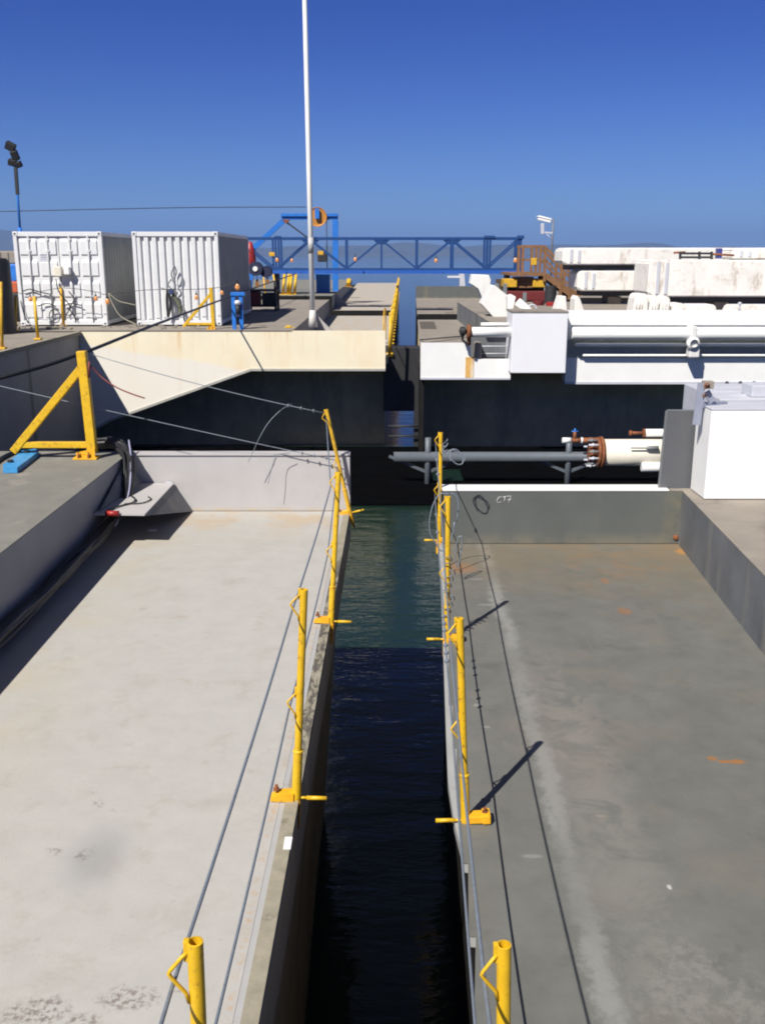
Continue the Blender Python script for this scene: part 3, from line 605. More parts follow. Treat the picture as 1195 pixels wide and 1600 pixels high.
# angled bracket
t = thing('angle_bracket', 'blue-grey angle bracket with rusty clamp fixed at the corner of the white cabinet', 'bracket', at(1095, 665, 8.95))
m_ = MB(); m_.beam(at(1087, 664, 8.95), at(1096, 598, 8.98), .075, .015, (0, 1, 0), .003); m_.build('long_leg', GREY if 0 else mat('bracket_grey', (.24, .26, .33), .5), t)
bg_ = bpy.data.materials['bracket_grey']
m_ = MB(); m_.beam(at(1094, 633, 8.97), at(1133, 631, 9.1), .05, .05, bev=.005); m_.beam(at(1103, 612, 9.0), at(1113, 628, 9.0), .06, .03, (0, 1, 0), .004); m_.build('short_leg', bg_, t)
m_ = MB(); m_.beam(at(1097, 601, 9.0), at(1113, 601, 9.0), .08, .07, bev=.006); m_.build('clamp', PBRN, t)
m_ = MB(); m_.lathe([(.02, -.02), (.03, 0), (.02, .02)], at(1104, 603, 8.93), (0, 1, 0), 8); m_.lathe([(.014, -.02), (.02, 0), (.014, .02)], at(1100, 618, 8.93), (0, 1, 0), 8); m_.build('rusty_bolt', RUST, t)

# ============================================================ FAR LEFT PONTOON (module B), Y 25..45
Y0 = 25.4
fz = lambda px, py, Y=Y0: at(px, py, Y).z
fx = lambda px, py, Y=Y0: at(px, py, Y).x
lb = thing('pontoon', 'cream fronted pontoon across the open water, carrying the white containers', 'pontoon', (-8, 30, 0), 'pontoons of the floating dock')
XR = fx(602, 540)
zb = fz(500, 576)
m_ = MB(); m_.prism([(-7.86, Y0, .70), (XR, Y0, .70), (XR, Y0, zb), (fx(392, 574), Y0, zb), (fx(172, 655), Y0, fz(172, 655)), (-7.86, Y0, fz(172, 655) - .35)], (0, .12, 0)); m_.build('front_wall', CREAM, lb)
m_ = MB()
chain = [Vector((XR, Y0 - .02, zb)), Vector((fx(392, 574), Y0 - .02, zb)), Vector((fx(172, 655), Y0 - .02, fz(172, 655))), Vector((-7.86, Y0 - .02, fz(172, 655) - .35))]
for a_, b_2 in zip(chain, chain[1:]): m_.beam(a_ + Vector((0, .12, -.03)), b_2 + Vector((0, .12, -.03)), .24, .06)
m_.build('knuckle_rim', mat('rim_grey', (.36, .36, .33), .6), lb)
m_ = MB(); m_.box(-16, XR - .02, Y0 + 1.9, 43.59, -3.2, -.001); m_.build('hull', HULL, lb)
XL = lambda y: .30 + .021 * (y - 33)
m_ = MB(); m_.prism([(-2.3, Y0 + .125, .004), (XL(Y0), Y0 + .125, .004), (XL(43.6), 43.6, .004), (-2.3, 43.6, .004)], (0, 0, -.16)); m_.build('lower_deck', DPALE, lb)
m_ = MB(); m_.box(-16, -2.35, Y0 + .12, 43.6, -.16, .69); m_.build('upper_body', GWALL2, lb)
m_ = MB(); m_.box(-16, -2.34, Y0 - .01, 43.61, .692, .70); m_.build('upper_deck', PBRN, lb)
m_ = MB(); m_.box(-16, -7.86, 9.99 + 6, Y0 - .012, -3.2, .66); m_.build('side_hull', SHADEW, lb)
m_ = MB(); m_.box(-16, -7.88, 9.99 + 6.02, Y0 - .012, .662, .672); m_.build('side_deck', PBRN, lb)
m_ = MB(); m_.box(-7.95, -7.80, 16, Y0 - .02, .60, .69, .01); m_.build('side_coaming', KERB, lb)
for yy in (34.4,):
    m_ = MB(); m_.prism([(-2.34, yy, .62), (-2.34, yy, .005), (-1.75, yy, .005)], (0, .22, 0)); m_.build('gusset', PALEWALL, lb)
# module C, beyond a gap, Y 48..95
lc = thing('pontoon', 'farthest pale pontoon deck on the left, beyond the narrow gap', 'pontoon', (-8, 70, 0), 'pontoons of the floating dock')
m_ = MB(); m_.prism([(-22, 48, -.16), (XL(48) - .05, 48, -.16), (XL(96) - .05, 96, -.16), (-22, 96, -.16)], (0, 0, -3)); m_.build('hull', NEARBLACK, lc)
m_ = MB(); m_.prism([(-2.4, 48, .004), (XL(48), 48, .004), (XL(96), 96, .004), (-2.4, 96, .004)], (0, 0, -.16)); m_.build('lower_deck', DPALE, lc)
m_ = MB(); m_.box(-22, XL(48) - .02, 47.96, 47.99, -.4, .69 if 0 else 0.0); m_.box(-22, -2.45, 47.96, 47.99, .001, .69); m_.build('dark_end_sheet', NEARBLACK, lc)  # thin black sheet added over the end face to darken the gap
m_ = MB(); m_.box(-22, -2.45, 48, 80, -.149, .69); m_.build('upper_body', GWALL2, lc)
m_ = MB(); m_.box(-22, -2.44, 47.99, 80.01, .692, .70); m_.build('upper_deck', PGREY, lc)
for yy in (52,):
    m_ = MB(); m_.prism([(-2.44, yy, .62), (-2.44, yy, .005), (-1.8, yy, .005)], (0, .25, 0)); m_.build('gusset', PALEWALL, lc)

# far right pontoon B
YR = 25.0
XQ0 = lambda y: 1.02 + .03 * (y - 25)
rb = thing('pontoon', 'white walled pontoon across the open water on the right, lined with white pipes', 'pontoon', (8, 30, 0), 'pontoons of the floating dock')
x0, x1 = at(657, 560, YR).x, at(798, 560, YR).x
zt_, zb_ = fz(700, 536, YR), fz(700, 590, YR)
m_ = MB(); m_.prism([(x0, YR, zt_), (fx(735, 536, YR), YR, zt_), (fx(735, 560, YR), YR, fz(735, 561, YR)), (x1, YR, fz(735, 561, YR)), (x1, YR, zb_), (x0, YR, zb_)], (0, .12, 0)); m_.build('front_wall', WHITE, rb)
m_ = MB(); m_.box(x0 + .01, x0 + .10, YR + .21, YR + 1.84, -3.2, zb_ + .1); m_.build('sun_block_wall', NEARBLACK, rb)  # added wall that keeps sun from the gap off the recessed hull
m_ = MB(); m_.box(x0, x1, YR - .02, YR + .2, zb_ - .05, zb_ - .002); m_.build('knuckle_rim', LAV, rb)
m_ = MB(); m_.prism([(x0 + .02, YR + 1.85, ZR - .148), (28, YR + 1.85, ZR - .148), (28, 43.6, ZR - .148), (XQ0(43.6), 43.6, ZR - .148)], (0, 0, -3)); m_.build('hull', HULL, rb)
XQ = lambda y: 1.0 + .03 * (y - 25)
m_ = MB(); m_.prism([(XQ(25.12), YR + .125, ZR + .004), (3.3, YR + .125, ZR + .004), (3.3, 43.6, ZR + .004), (XQ(43.6), 43.6, ZR + .004)], (0, 0, -.15)); m_.build('lower_deck', PBRN, rb)
m_ = MB(); m_.box(fx(736, 536, YR), x1, YR + .6, YR + .7, fz(735, 560, YR) - .6, zt_ + .18); m_.build('recess_wall', GWALL2, rb)
m_ = MB(); m_.box(3.3, 28, YR + .51, 43.6, ZR - .15, .60); m_.build('upper_body', GWALL2, rb)
m_ = MB(); m_.box(3.29, 28, YR + .5, 43.61, .602, .61); m_.build('upper_deck', PBRN, rb)
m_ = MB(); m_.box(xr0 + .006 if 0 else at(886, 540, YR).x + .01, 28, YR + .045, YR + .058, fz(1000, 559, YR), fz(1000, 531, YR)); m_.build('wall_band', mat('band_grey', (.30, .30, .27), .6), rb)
sx = at(732, 560, YR).x
m_ = MB(); m_.box(sx - .08, sx + .13, YR - .018, YR - .004, zb_ + .0, fz(732, 558, YR)); m_.build('rust_streak', mat('rust_streak', (.62, .36, .10), .8, .3, 4, stain=(.78, .70, .55), stain_amt=.9, stain_scale=5, thresh=.5, streak=.15), rb)
# pilaster box in front of wall
YB = 24.45
m_ = MB(); m_.box(at(799, 540, YB).x, at(885, 540, YB).x, YB, YR + .6, fz(840, 583, YB), fz(840, 489, YB), .02); m_.build('white_box', mat('box_white', (.76, .76, .79), .5, .02, 2), rb)
m_ = MB(); m_.box(at(799, 540, YB).x - .01, at(885, 540, YB).x + .01, YB - .01, YR + .62, fz(840, 489, YB) + .001, fz(840, 487, YB) + .01); m_.build('box_rim', PBRN, rb)
xr0 = at(885, 540, YR).x
zf0, zf1 = fz(1000, 508, YR), fz(1000, 486, YR)
zw0, zw1 = fz(1000, 597, YR), fz(1000, 540, YR)
m_ = MB(); m_.box(xr0 + .005, 28, YR + .01, YR + .45, zf0, zf1, .01); m_.build('top_beam', WHITE, rb)
m_ = MB(); m_.box(xr0 + .005, 28, YR + .06, YR + .5, zw0, zf0 - .002); m_.build('back_wall', WHITE, rb)
m_ = MB(); m_.box(xr0 + .005, 28, YR + .04, YR + .45, zw0 - .06, zw0 - .002); m_.build('knuckle_rim', LAV, rb)
def hpipe(px0, X1, py0, py1, Y, name, mt, root, bracket=True):
    zc = (fz(900, py0, Y) + fz(900, py1, Y)) / 2; r = abs(fz(900, py0, Y) - fz(900, py1, Y)) / 2
    m_ = MB(); xs = at(px0, py0, Y).x
    m_.tube([(xs, Y, zc), (xs + .04, Y, zc), (X1, Y, zc)], [r * .8, r, r], 18); return m_.build(name, mt, root), zc, r
for (px0, X1, py0, py1, Y, lab) in ((893, 27, 511, 531, 24.72, 'thick white pipe running along the far right wall under its top beam'), (898, 27, 536, 541.5, 24.95, 'thin white pipe just under the thick pipe on the far right wall'), (910, 27, 553, 557.5, 24.95, 'lowest thin white pipe on the far right wall')):
    t = thing('wall_pipe', lab, 'pipe', (at(px0, py0, Y).x, Y, fz(900, py1, Y)), 'white pipes along the far right wall')
    _, zc, r = hpipe(px0, X1, py0, py1, Y, 'barrel', WHITE, t)
    for k in range(6):
        xk = at(1080, 530, Y).x + (k) * 3.4
        m_ = MB(); m_.box(xk - .06, xk + .06, Y - r - .02, 25.055, zc - r - .03, zc + r + .03, .01); m_.build('pipe_clamp', WHITE2, t)
t = thing('pipe_joint', 'stained coupling joining the wall pipes in the middle of the far right wall', 'coupling', at(1080, 560, 24.8))
m_ = MB(); a_ = at(1082, 545, 24.75)
m_.box(a_.x - .13, a_.x + .13, 24.6, 24.9, fz(1080, 558, 24.7), fz(1080, 534, 24.7), .03); m_.build('body', WHITE2, t)
m_ = MB(); m_.lathe([(.10, -.1), (.16, -.05), (.16, .05), (.1, .1)], at(1082, 536, 24.6), (0, 1, 0), 14); m_.build('cap', WHITE, t)
# left short pipe with valve
t = thing('wall_pipe', 'short thick white pipe with a dark rusty valve above the right gap corner', 'pipe', at(765, 530, 24.7), 'white pipes along the far right wall')
_, zc, r = hpipe(735, at(800, 520, 24.7).x, 511, 527, 24.7, 'barrel', WHITE, t)
e = Vector((at(733, 519, 24.7).x, 24.7, zc))
m_ = MB(); m_.tube([e + Vector((-.06, 0, 0)), e + Vector((.03, 0, 0))], .19, 16); m_.tube([e + Vector((0, 0, -.32)), e + Vector((0, 0, .1))], .05, 8); m_.build('flange', RUST, t)
m_ = MB(); m_.lathe([(.02, -.1), (.12, -.06), (.12, .04), (.03, .1)], e + Vector((-.16, 0, .02)), (1, 0, 0), 12); m_.tube([e + Vector((-.16, 0, -.1)), e + Vector((-.16, 0, -.2)), e + Vector((.0, 0, -.32))], .03, 8, 3); m_.build('valve', DARK, t)
m_ = MB(); m_.tube([on(655, 531, ZR + .02) + Vector((.02, 0, 0)), e + Vector((-.16, .0, -.1))], .02, 6); tag(m_.build('hose', DARK), 'thin dark hose running from the gap edge to the rusty valve', 'hose')
m_ = MB(); a_ = at(751, 507, 25.3); m_.tube([a_, Vector((at(800, 507, 25.3).x, a_.y, a_.z))], .05, 10); tag(m_.build('wall_pipe', WHITE), 'slim white pipe end above the short thick pipe', 'pipe', 'white pipes along the far right wall')
for zz, lab in ((541, 'upper thin rail inside the shaded recess under the short pipe'), (552.5, 'lower thin rail inside the shaded recess under the short pipe')):
    m_ = MB(); a_ = at(742, zz, 25.35); m_.tube([a_, Vector((at(798, zz, 25.35).x, a_.y, a_.z))], .014, 8); tag(m_.build('recess_rail', LAV), lab, 'rail')
m_ = MB(); m_.box(at(742, 540, 25.1).x, at(752, 540, 25.1).x, 25.05, 25.55, fz(745, 562, 25.1), fz(745, 535, 25.1), .05); tag(m_.build('recess_block', PBRN), 'brown block in the shaded recess beside the rust streak', 'block')

# far right module C
rc = thing('pontoon', 'farthest grey pontoon deck on the right with a grey end wall, beyond the gap', 'pontoon', (6, 57, 0), 'pontoons of the floating dock')
xc = at(656, 500, 48).x
m_ = MB(); m_.prism([(XQ(48) + .02, 48, ZR - .101), (30, 48, ZR - .101), (30, 66.5, ZR - .101), (XQ(66) + .02, 66.5, ZR - .101)], (0, 0, -3)); m_.build('hull', NEARBLACK, rc)
m_ = MB(); m_.box(XQ(48) + .01, 30, 47.95, 47.985, -.5, ZR - .003); m_.box(6.4, 30, 47.95, 47.985, ZR - .001, .60); m_.build('dark_end_sheet', NEARBLACK, rc)  # black sheet over this end face too, darkening the gap
m_ = MB(); m_.prism([(XQ(48), 48, ZR), (6.4, 48, ZR), (6.4, 66, ZR), (XQ(66), 66, ZR)], (0, 0, -.1)); m_.build('deck', PBRN, rc)
m_ = MB(); m_.box(XQ(66), 6.5, 66, 66.4, ZR - .1, .60); m_.build('end_wall', GWALL, rc)
m_ = MB(); m_.box(6.4, 30, 48, 65.99, ZR - .1, .60); m_.build('upper_body', GWALL2, rc)
m_ = MB(); m_.box(6.39, 30, 47.99, 66, .602, .61); m_.build('upper_deck', PBRN, rc)

# connector under the gap + dark hull sides
cx0, cx1 = XR - .05, x0 + .05
t = thing('pontoon_link', 'black steel link spanning the gap between the far pontoons', 'link', ((cx0 + cx1) / 2, 27, -1))
m_ = MB(); m_.box(cx0, cx1, 26.6, 27.2, at(620, 640, 26.9).z, at(620, 541, 26.9).z, .02); m_.build('beam', DARK, t)
m_ = MB(); m_.box(cx1 - .16, cx1 - .02, 26.5, 26.59, -2.6, at(620, 640, 26.6).z); m_.build('post', DARK, t)
for py in (666, 681.5):
    m_ = MB(); a_ = at(606, py, 26.4); m_.tube([a_, Vector((at(660, py, 26.4).x, a_.y, a_.z))], .03, 6); m_.build('tie_bar', DARK, t)
# water-level pipe on struts
t = thing('waterline_pipe', 'long grey-blue pipe on braced struts just above the water along the dark hull', 'pipe', (4, 22, -2.3))
WP = mat('slate_pipe', (.10, .115, .135), .5, .1, 3)
zc = at(800, 714, 22).z
m_ = MB(); m_.tube([(at(615, 714, 22).x, 22, zc), (24, 22, zc)], .12, 16); m_.build('barrel', WP, t)
for px in (668, 887, 1100):
    X = at(px, 730, 22).x
    m_ = MB(); m_.tube([(X, 22, zc + .45), (X, 22, zc), (X, 22, -3.0)], .07, 12); m_.build('strut', WP, t)
    m_ = MB(); m_.beam((X, 22.02, -2.3), (X - .9, 22.1, zc + .0), .06, .06); m_.beam((X, 22.02, -2.3), (X + .9, 22.1, zc + .0), .06, .06); m_.build('brace', WP, t)
DARKSLAT = mat('dark_slat_black', (.003, .003, .0033), 1, .3, 6, spec=.0)  # near-black slats added to darken the water before the far pontoons
t = thing('added_dark_slats', 'low black slats added to darken the water between the near and far pontoons', 'dark band', (0, 23, WZ))
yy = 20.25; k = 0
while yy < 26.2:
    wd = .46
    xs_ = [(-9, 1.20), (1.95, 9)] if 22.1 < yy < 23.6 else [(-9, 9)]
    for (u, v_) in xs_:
        m_ = MB(); m_.box(u, v_, yy, yy + wd, WZ - .3, WZ + .07 + .02 * (k % 2), .03); m_.build('dark_slat', DARKSLAT, t)  # one slat of the added dark band
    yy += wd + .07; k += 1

# ============================================================ FLAGPOLE etc on far left deck
fb = on(489, 511, .70)
t = thing('flagpole', 'tall slightly leaning white flagpole at the edge of the far deck', 'pole', fb)
tp = at(476, 0, fb.y); dr = (tp - fb).normalized()
m_ = MB(); m_.tube([fb, fb + dr * 4, fb + dr * 13.5], [.072, .065, .045], 18); m_.build('shaft', WHITE, t)
m_ = MB(); m_.tube([fb, fb + dr * .45], [.13, .075], 18); m_.build('base_collar', WHITE2, t)
m_ = MB(); m_.tube([fb + dr * 1.95 , fb + dr * 2.35], .074, 18); m_.build('scuffed_band', GREY if 0 else mat('scuff_grey', (.42, .42, .42), .7, .3, 9), t)
m_ = MB(); m_.lathe([(0, 0), (.08, .02), (.09, .08), (0, .16)], fb + dr * 13.5, seg=12); m_.build('finial', WHITE, t)

# ------------------------------------------------------------ containers
def corr(mb, x0_, x1_, y, z0_, z1_, n, dep, axis='x'):
    pts = []; w_ = (x1_ - x0_) / n
    for i in range(n):
        a = x0_ + i * w_
        pts += [(a, 0), (a + w_ * .50, 0), (a + w_ * .62, dep), (a + w_ * .90, dep)]
    pts.append((x1_, 0))
    for (u0, d0), (u1, d1) in zip(pts, pts[1:]):
        if axis == 'x': mb.poly([(u0, y + d0, z0_), (u1, y + d1, z0_), (u1, y + d1, z1_), (u0, y + d0, z1_)])
        else: mb.poly([(y - d0, u0, z0_), (y - d1, u1, z0_), (y - d1, u1, z1_), (y - d0, u0, z1_)])
def container(xl, xr, yf, zf, zt, door, label):
    t = thing('shipping_container', label, 'container', ((xl + xr) / 2, yf + 3, zf), 'white shipping containers on the far deck')
    yb = yf + 6.06
    m_ = MB()
    m_.box(xl + .05, xr - .07, yf + .14, yb, zf + .12, zt - .03)
    m_.build('body', CREDEF, t)
    m_ = MB()
    for X in (xl, xr - .1):
        m_.box(X, X + .1, yf, yf + .12, zf + .1, zt - .1, .01); m_.box(X, X + .1, yb, yb + .1, zf + .1, zt - .1, .01)
    for Z in (zf + .02, zt - .12):
        m_.box(xl + .1, xr - .1, yf + .005, yf + .12, Z, Z + .12, .01)
        m_.box(xr - .07, xr - .005, yf + .1, yb, Z + .01, Z + .11, .01); m_.box(xl + .005, xl + .07, yf + .1, yb, Z + .01, Z + .11, .01)
    m_.build('frame', CREDEF, t)
    m_ = MB(); m_.box(xl + .02, xr - .02, yf + .02, yb, zt - .025, zt - .002); m_.build('roof', CREDEF, t)
    for X in (xl - .004, xr - .13):
        for Z in (zf - .0, zt - .11):
            m_ = MB(); m_.box(X, X + .134, yf - .008, yf + .16, Z, Z + .115, .015); m_.build('corner_casting', CREDEF, t)
            m_ = MB(); m_.box(X + .04, X + .09, yf - .012, yf - .006, Z + .035, Z + .08); m_.build('casting_hole', DARK, t)
    m_ = MB(); corr(m_, yf + .14, yb, xr - .03, zf + .12, zt - .12, 20, .016, 'y'); m_.build('side_panel', CSHADE, t)
    if not door:
        m_ = MB(); corr(m_, xl + .1, xr - .1, yf + .03, zf + .14, zt - .12, 10, .07); m_.build('end_panel', CREDEF, t)
    else:
        W = xr - xl; xm = (xl + xr) / 2
        for (a, b_2) in ((xl + .1, xm - .01), (xm + .01, xr - .1)):
            d_ = MB(); d_.box(a, b_2, yf + .055, yf + .11, zf + .14, zt - .12)
            n = 4; hh = (zt - .12 - zf - .14) / n
            for i in range(n):
                z0_ = zf + .14 + i * hh
                for (u0, u1) in ((a + .06, (a + b_2) / 2 - .05), ((a + b_2) / 2 + .05, b_2 - .06)):
                    d_.prism([(u0, yf + .056, z0_ + .05), (u0, yf + .056, z0_ + hh - .05), (u0, yf + .022, z0_ + hh - .13), (u0, yf + .022, z0_ + .09)], (u1 - u0, 0, 0))
            dd = d_.build('door', CREDEF, t)
            for u in (a + (b_2 - a) * .28, a + (b_2 - a) * .74):
                m_ = MB(); m_.tube([(u, yf + .005, zf + .1), (u, yf + .005, zt - .08)], .022, 8); m_.build('lock_rod', mat('rod_grey', (.42, .43, .44), .5) if 'rod_grey' not in bpy.data.materials else bpy.data.materials['rod_grey'], dd)
                for zz in (zf + .25, zf + .8, zt - .5, zt - .2):
                    m_ = MB(); m_.box(u - .05, u + .05, yf - .005, yf + .05, zz - .03, zz + .03, .006); m_.build('rod_guide', CREDEF, dd)
    return t
zc0 = .72
yc = on(100, 510, .70).y
zct = at(100, 362, yc).z
container(at(27, 440, yc).x, at(164, 440, yc).x, yc, zc0, zct, True, 'white container with double doors, lock rods and rust stains, left of the pair')
container(at(210, 440, yc).x, at(343, 440, yc).x, yc + .05, zc0, zct, False, 'white container with corrugated end wall and a harness hung on it, right of the pair')
# boxes on doors
for (px, py, w_, h_, lab) in ((91, 424, .20, .26, 'cream electrical box on the container door'), (105, 423, .15, .2, 'small white electrical box beside the cream one on the container door')):
    a_ = at(px, py, yc - .14); m_ = MB(); m_.box(a_.x - w_ / 2, a_.x + w_ / 2, yc - .2, yc - .012, a_.z - h_ / 2, a_.z + h_ / 2, .02)
    tag(m_.build('electrical_box', CREPIPE if w_ > .18 else WHITE), lab, 'electrical box')
m_ = MB()
for pts in ([(88, 436), (92, 455), (104, 470), (110, 480), (104, 492)], [(36, 455), (48, 452), (62, 456), (80, 460)], [(60, 478), (75, 474), (88, 479)], [(100, 478), (112, 474), (128, 477)], [(33, 470), (38, 490), (45, 505)], [(108, 455), (116, 468), (110, 482), (120, 500)]):
    m_.tube([at(px, py, yc - .05) for px, py in pts], .016, 5, 5)
for k in range(12):
    a = 2 * math.pi * k / 12; a2 = 2 * math.pi * (k + 1) / 12; c_ = at(86, 494, yc - .07)
    m_.tube([c_ + Vector((math.cos(a) * .15, 0, math.sin(a) * .18)), c_ + Vector((math.cos(a2) * .15, 0, math.sin(a2) * .18))], .014, 5)
tag(m_.build('wiring', DARK), 'untidy black wiring and a coil hung across the container doors', 'wiring')
# lettering stains on door
m_ = MB()
for r_ in range(3):
    for k in range(5): m_.box(at(62, 400, yc).x + .05 * k, at(62, 400, yc).x + .05 * k + .03, yc + .014, yc + .02, at(62, 400 + 4 * r_, yc).z, at(62, 400 + 4 * r_, yc).z + .03)
m_.build('stencil_marks', mat('faded_blue', (.42, .42, .55), .8), [o_ for o_ in bpy.data.objects if o_.name.startswith('shipping_container')][0])
# harness hanging
t = thing('safety_harness', 'dark safety harness hanging on the corrugated end of the right container', 'harness', at(268, 500, yc - .1))
m_ = MB(); Y_ = yc - .08
for pts in ([(273, 415), (276, 425), (272, 436), (268, 428), (273, 415)], [(268, 436), (263, 445), (270, 452), (275, 446), (268, 436)], [(252, 450), (260, 453), (266, 460)]): m_.tube([at(x_, y_, Y_) for x_, y_ in pts], .018, 6, 5)
m_.build('strap', GREY, t)
m_ = MB()
for pts in ([(262, 452), (261, 470), (263, 495)], [(264, 455), (267, 475), (264, 492)]): m_.tube([at(x_, y_, Y_) for x_, y_ in pts], .035, 6, 5)
m_.build('leg_strap', DARK, t)
m_ = MB(); m_.tube([at(267, 452, Y_), at(274, 466, Y_), at(281, 478, Y_), at(283, 492, Y_)], .05, 6, 5); m_.build('webbing', mat('olive_webbing', (.12, .13, .08), .9), t)
m_ = MB(); m_.box(at(265, 455, Y_).x, at(272, 455, Y_).x, Y_ - .1, Y_ - .03, at(268, 460, Y_).z, at(268, 451, Y_).z, .02); m_.build('buckle_pad', mat('navy_pad', (.03, .05, .14), .7), t)

# yellow triangular frame + blue frame on the far deck edge
yf_ = 26.0
fr = tri_frame((at(334, 508, yf_).x, yf_, .70), 'yellow triangular frame at the far deck edge in front of the corrugated container')
t = thing('lamp_stand', 'short bright blue steel frame with two legs and a silver lamp', 'stand', (at(372, 510, yf_).x, yf_, .70))
for px in (366.5, 378):
    m_ = MB(); a_ = at(px, 510, yf_); m_.box(a_.x - .05, a_.x + .05, yf_ - .05, yf_ + .05, .70, at(372, 462, yf_).z, .008); m_.build('leg', BBLUE, t)
m_ = MB(); m_.box(at(361, 460, yf_).x, at(383, 460, yf_).x, yf_ - .08, yf_ + .08, at(372, 462, yf_).z, at(372, 456.5, yf_).z, .01); m_.build('top_plate', BBLUE, t)
m_ = MB(); a_ = at(371.5, 473, yf_ - .1); m_.lathe([(.0, -.07), (.07, -.05), (.09, 0), (.07, .05), (0, .07)], a_, (0, 0, 1), 14); lathe_smooth(m_.build('lamp', LGT, t), 60)
m_ = MB(); m_.tube([a_ + Vector((0, 0, -.07)), a_ + Vector((0, 0, -.3))], .06, 8); m_.build('lamp_neck', DARK, t)
# far yellow stanchions (plain posts on left deck)
m_ = MB(); m_.tube([(0, 0, 0), (0, 0, 1.0)], .03, 8); m_.box(-.07, .07, -.07, .07, -.01, .03, .01)
st = m_.build('stanchion', YEL, origin=(0, 0, 0))
specs = [((25, 517), (25, 463), YEL, 'yellow stanchion left of the container doors, just outside their edge'), ((49, 509), (45, 455), YEL2, 'dull brown-yellow stanchion in front of the left container door'), ((60, 530), (54, 463), YEL, 'bright yellow stanchion at the very corner of the far left deck edge'), ((100, 510), (95, 449), YEL2, 'dark yellow stanchion before the middle of the container doors'), ((238, 508), (232, 450), YEL, 'yellow stanchion in front of the corrugated container end'), ((4, 545), (2, 440), YEL2, 'dark olive-yellow stanchion at the left edge of the photo'),
         ((434, 468), (427, 428), YEL, 'thick yellow post right of the dark equipment rack'), ((416, 470), (412, 432), YEL2, 'dull yellow post nearest the dark equipment rack')]
first = True
for base, top, mt, lab in specs:
    zb0 = .70 if base[1] != 530 and base[1] != 545 else .69
    Bp = on(*base, zb0); hh = at(*top, Bp.y).z - zb0; tx = at(*top, Bp.y).x - Bp.x
    if first: ob = st; first = False
    else: ob = st.copy(); C.objects.link(ob)
    if mt is YEL2: ob.data = st.data.copy(); ob.data.materials[0] = YEL2
    ob.location = Bp; ob.rotation_euler = (0, math.atan2(tx, hh), 0); ob.scale = (1.2, 1.2, hh)
    tag(ob, lab, 'stanchion', 'yellow stanchions on the far left deck')
# cluster of yellow posts
for k, (px, lab) in enumerate(((442, 'leftmost of four yellow stanchions beyond the deck gap'), (449, 'second of four yellow stanchions beyond the deck gap'), (453, 'third of four yellow stanchions beyond the deck gap'), (460, 'rightmost of four yellow stanchions beyond the deck gap'))):
    ob = st.copy(); C.objects.link(ob); ob.location = at(px, 452, 49 + .6 * (k % 2)); ob.location.z = .7; ob.scale = (2.2, 2.2, 1.0); tag(ob, lab, 'stanchion', 'yellow stanchions on the far left deck')
ob = st.copy(); C.objects.link(ob); ob.location = (at(544, 438, 62).x, 62, .7); ob.scale = (4, 4, .5); tag(ob, 'stubby yellow post at the edge of the farthest left deck', 'stanchion', 'yellow stanchions on the far left deck')
m_ = MB(); a_ = on(451, 512, .7); m_.box(a_.x - .07, a_.x + .07, a_.y - .05, a_.y + .05, .70, .76, .01); m_.box(a_.x - .12, a_.x + .16, a_.y - .02, a_.y + .02, .70, .72, .005); tag(m_.build('deck_bracket', YEL), 'small yellow bracket on the far deck left of the flagpole', 'bracket')
# yellow handrail row along right edge of pale far decks
m_ = MB(); n = 30
for k in range(n):
    y = 25.9 + 48 * (k / n) ** 1.25
    x = XL(y) + .03
    zz = 0
    if k == 0: proto = None
    ob = st.copy(); C.objects.link(ob); ob.location = (x, y, 0.0); ob.scale = (1.3, 1.3, 1.05); ob.rotation_euler = (0, R(2 + 2 * math.sin(k * 2.1)), 0)
    tag(ob, 'one of the many identical yellow stanchions lining the pale far deck along the water gap', 'stanchion', 'yellow stanchions lining the pale far deck along the gap')
m_.bm.free()
for zz, lab in ((1.0, 'upper wire strung through the yellow stanchions along the far gap'), (.5, 'lower wire strung through the yellow stanchions along the far gap')):
    m_ = MB(); m_.tube([(XL(25.9) + .03, 25.9, zz), (XL(74) + .03, 74, zz)], .012, 6); tag(m_.build('far_wire', STEEL), lab, 'cable')
m_ = MB(); m_.tube([(XL(26) - .12, 28.2, 0), (XL(26) - .12, 28.2, .9), (XL(31) - .16, 31, .95), (XL(31) - .16, 31.3, 0)], .02, 6, 3); tag(m_.build('hoop_rail', YEL2), 'thin worn hoop rail just inside the far yellow stanchions', 'rail')
